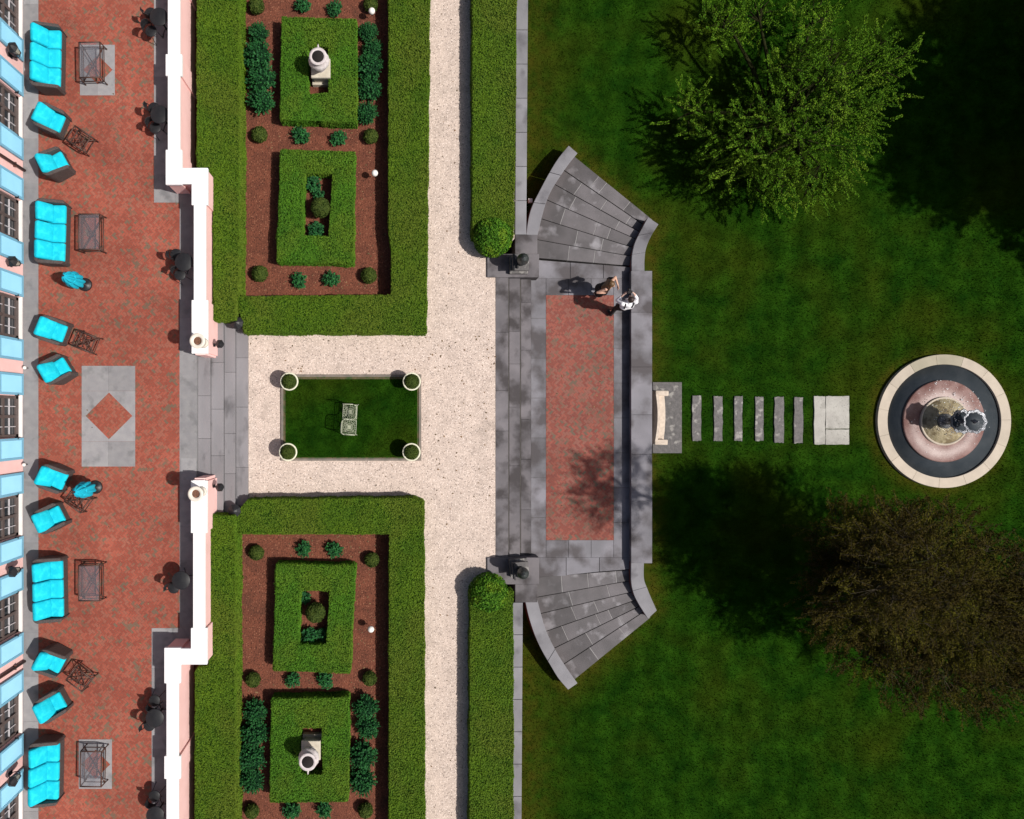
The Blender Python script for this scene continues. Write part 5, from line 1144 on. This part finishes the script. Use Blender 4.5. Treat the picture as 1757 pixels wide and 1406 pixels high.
# photographer: faces +Y, arms raised with camera
J = dict(hip=(0, 0, .93), chest=(.03, 0, 1.30), neck=(.06, 0, 1.47), head=(.09, 0, 1.56), shl=(.02, .20, 1.42), shr=(.02, -.20, 1.42), ell=(.16, .30, 1.30), elr=(.14, -.29, 1.28), wrl=(.27, .16, 1.52), wrr=(.26, -.16, 1.50),
         hil=(0, .10, .90), hir=(0, -.10, .90), knl=(.02, .12, .50), knr=(-.03, -.11, .50), anl=(-.12, .18, .10), anr=(.02, -.12, .08), tol=(.02, .20, .04), tor=(.17, -.13, .04), hdl=(.05, -.10, .02), hdr=(.05, .10, .02), face=(1, 0, -.12))
cl = dict(skin='skin pale', hair='hair dark', parts=[
    ('shirt', 'shirt white', [('hip', .14, 'chest', .155), ('chest', .145, 'neck', .068), ('chest', .125, 'shl', .078), ('chest', .125, 'shr', .078), ('shl', .074, 'ell', .058), ('shr', .074, 'elr', .058), ('ell', .056, (.22, .22, 1.42), .045), ('elr', .056, (.21, -.22, 1.40), .045), ((-.03, .1, 1.2), .12, (-.03, -.1, 1.2), .12)]),
    ('trousers', 'cloth black', [((0, .06, .95), .135, (0, -.06, .95), .135), ('hil', .108, 'knl', .075), ('hir', .108, 'knr', .075), ('knl', .074, 'anl', .058), ('knr', .074, 'anr', .058)]),
    ('shoes', 'cloth black', [('anl', .048, 'tol', .042), ('anr', .048, 'tor', .042)]),
    ('suspenders', 'cloth black', [((-.10, .10, 1.0), .022, (-.115, .115, 1.30), .022), ((-.115, .115, 1.30), .022, (-.03, .125, 1.475), .022), ((-.03, .125, 1.475), .022, (.14, .11, 1.36), .02), ((-.10, -.10, 1.0), .022, (-.115, -.115, 1.30), .022), ((-.115, -.115, 1.30), .022, (-.03, -.125, 1.475), .022), ((-.03, -.125, 1.475), .022, (.14, -.11, 1.36), .02)])])
def hair_short(h, Mh, hd): h.ball((-.02, 0, .085), .102, 10, sc=(1.0, .90, 1.02), M=Mh); h.ball((-.045, 0, .02), .07, 8, sc=(.9, 1.1, 1), M=Mh)
pm = P(1056, 532, ZP)
man, Mh = person('photographer in a white shirt with dark suspenders and black trousers, arms raised', (pm.x-.02, pm.y-.02, ZP), R(98), J, cl, hair_short)
cam_t = thing('camera', 'dark camera held up by the photographer in the white shirt', 'camera', (pm.x-.02, pm.y-.02, ZP), R(98)); 
g = MB(); g.rbox((.035, .075, .05), .012, (.31, 0, 1.60)); g.build('camera_body', 'cloth black', cam_t); MB().tube((.34, 0, 1.60), (.43, 0, 1.59), .036, n=16).build('lens', 'black metal', cam_t)
# woman
J = dict(hip=(0, 0, .90), chest=(.0, 0, 1.24), neck=(.01, 0, 1.39), head=(.03, 0, 1.47), shl=(0, .16, 1.34), shr=(0, -.16, 1.34), ell=(.02, .36, 1.16), elr=(-.12, -.34, 1.17), wrl=(.24, .22, 1.14), wrr=(.06, -.19, 1.02),
         hil=(0, .09, .87), hir=(0, -.09, .87), knl=(.04, .10, .48), knr=(-.01, -.08, .48), anl=(.04, .12, .08), anr=(-.06, -.08, .08), tol=(.18, .14, .03), tor=(.08, -.09, .03), hdl=(.05, -.08, .02), hdr=(.02, .08, -.05), face=(1, .1, .05))
cl = dict(skin='skin', hair='hair brown', parts=[
    ('dress', 'cloth black', [('hip', .135, 'chest', .125), ((0, .09, 1.26), .06, (0, -.09, 1.26), .06), ((0, .10, .85), .13, (0, .12, .55), .15), ((0, -.10, .85), .13, (0, -.12, .55), .15), ((-.05, 0, .85), .13, (-.08, 0, .55), .15), ((.02, 0, .85), .13, (.08, 0, .55), .14)]),
    ('shoes', 'pot white', [('anl', .038, 'tol', .036), ('anr', .038, 'tor', .036)])])
def hair_long(h, Mh, hd):
    h.ball((-.02, 0, .085), .108, 10, sc=(1.0, .92, 1.0), M=Mh)
    for y in (-.07, -.035, 0, .035, .07): h.capsule(Mh @ Vector((-.07, y, .05)), .045, hd+Vector((-.13, y*1.7, -.20)), .05); h.capsule(hd+Vector((-.13, y*1.7, -.20)), .05, hd+Vector((-.12, y*1.9, -.36)), .028)
    for y in (-1, 1): h.capsule(Mh @ Vector((0, y*.085, .06)), .035, hd+Vector((.05, y*.12, -.20)), .035)
pw = P(1025, 501, ZP)
wo, Mw = person('person with long light brown hair and black dress, one hand on hip', (pw.x-.02, pw.y-.03, ZP), R(-38), J, cl, hair_long)
bag = thing('shoulder_bag', 'small black bag at the side of the person in the black dress', 'bag', (pw.x+.13, pw.y+.22, ZP)); MB().rbox((.09, .05, .11), .03, (0, 0, .95)).build('bag_body', 'cloth black', bag)
g = MB(); g.path([(-.07, 0, 1.04), (-.12, -.08, 1.2), (-.12, -.12, 1.38), (-.02, -.08, 1.25), (.07, 0, 1.04)], .008); g.build('strap', 'cloth black', bag)
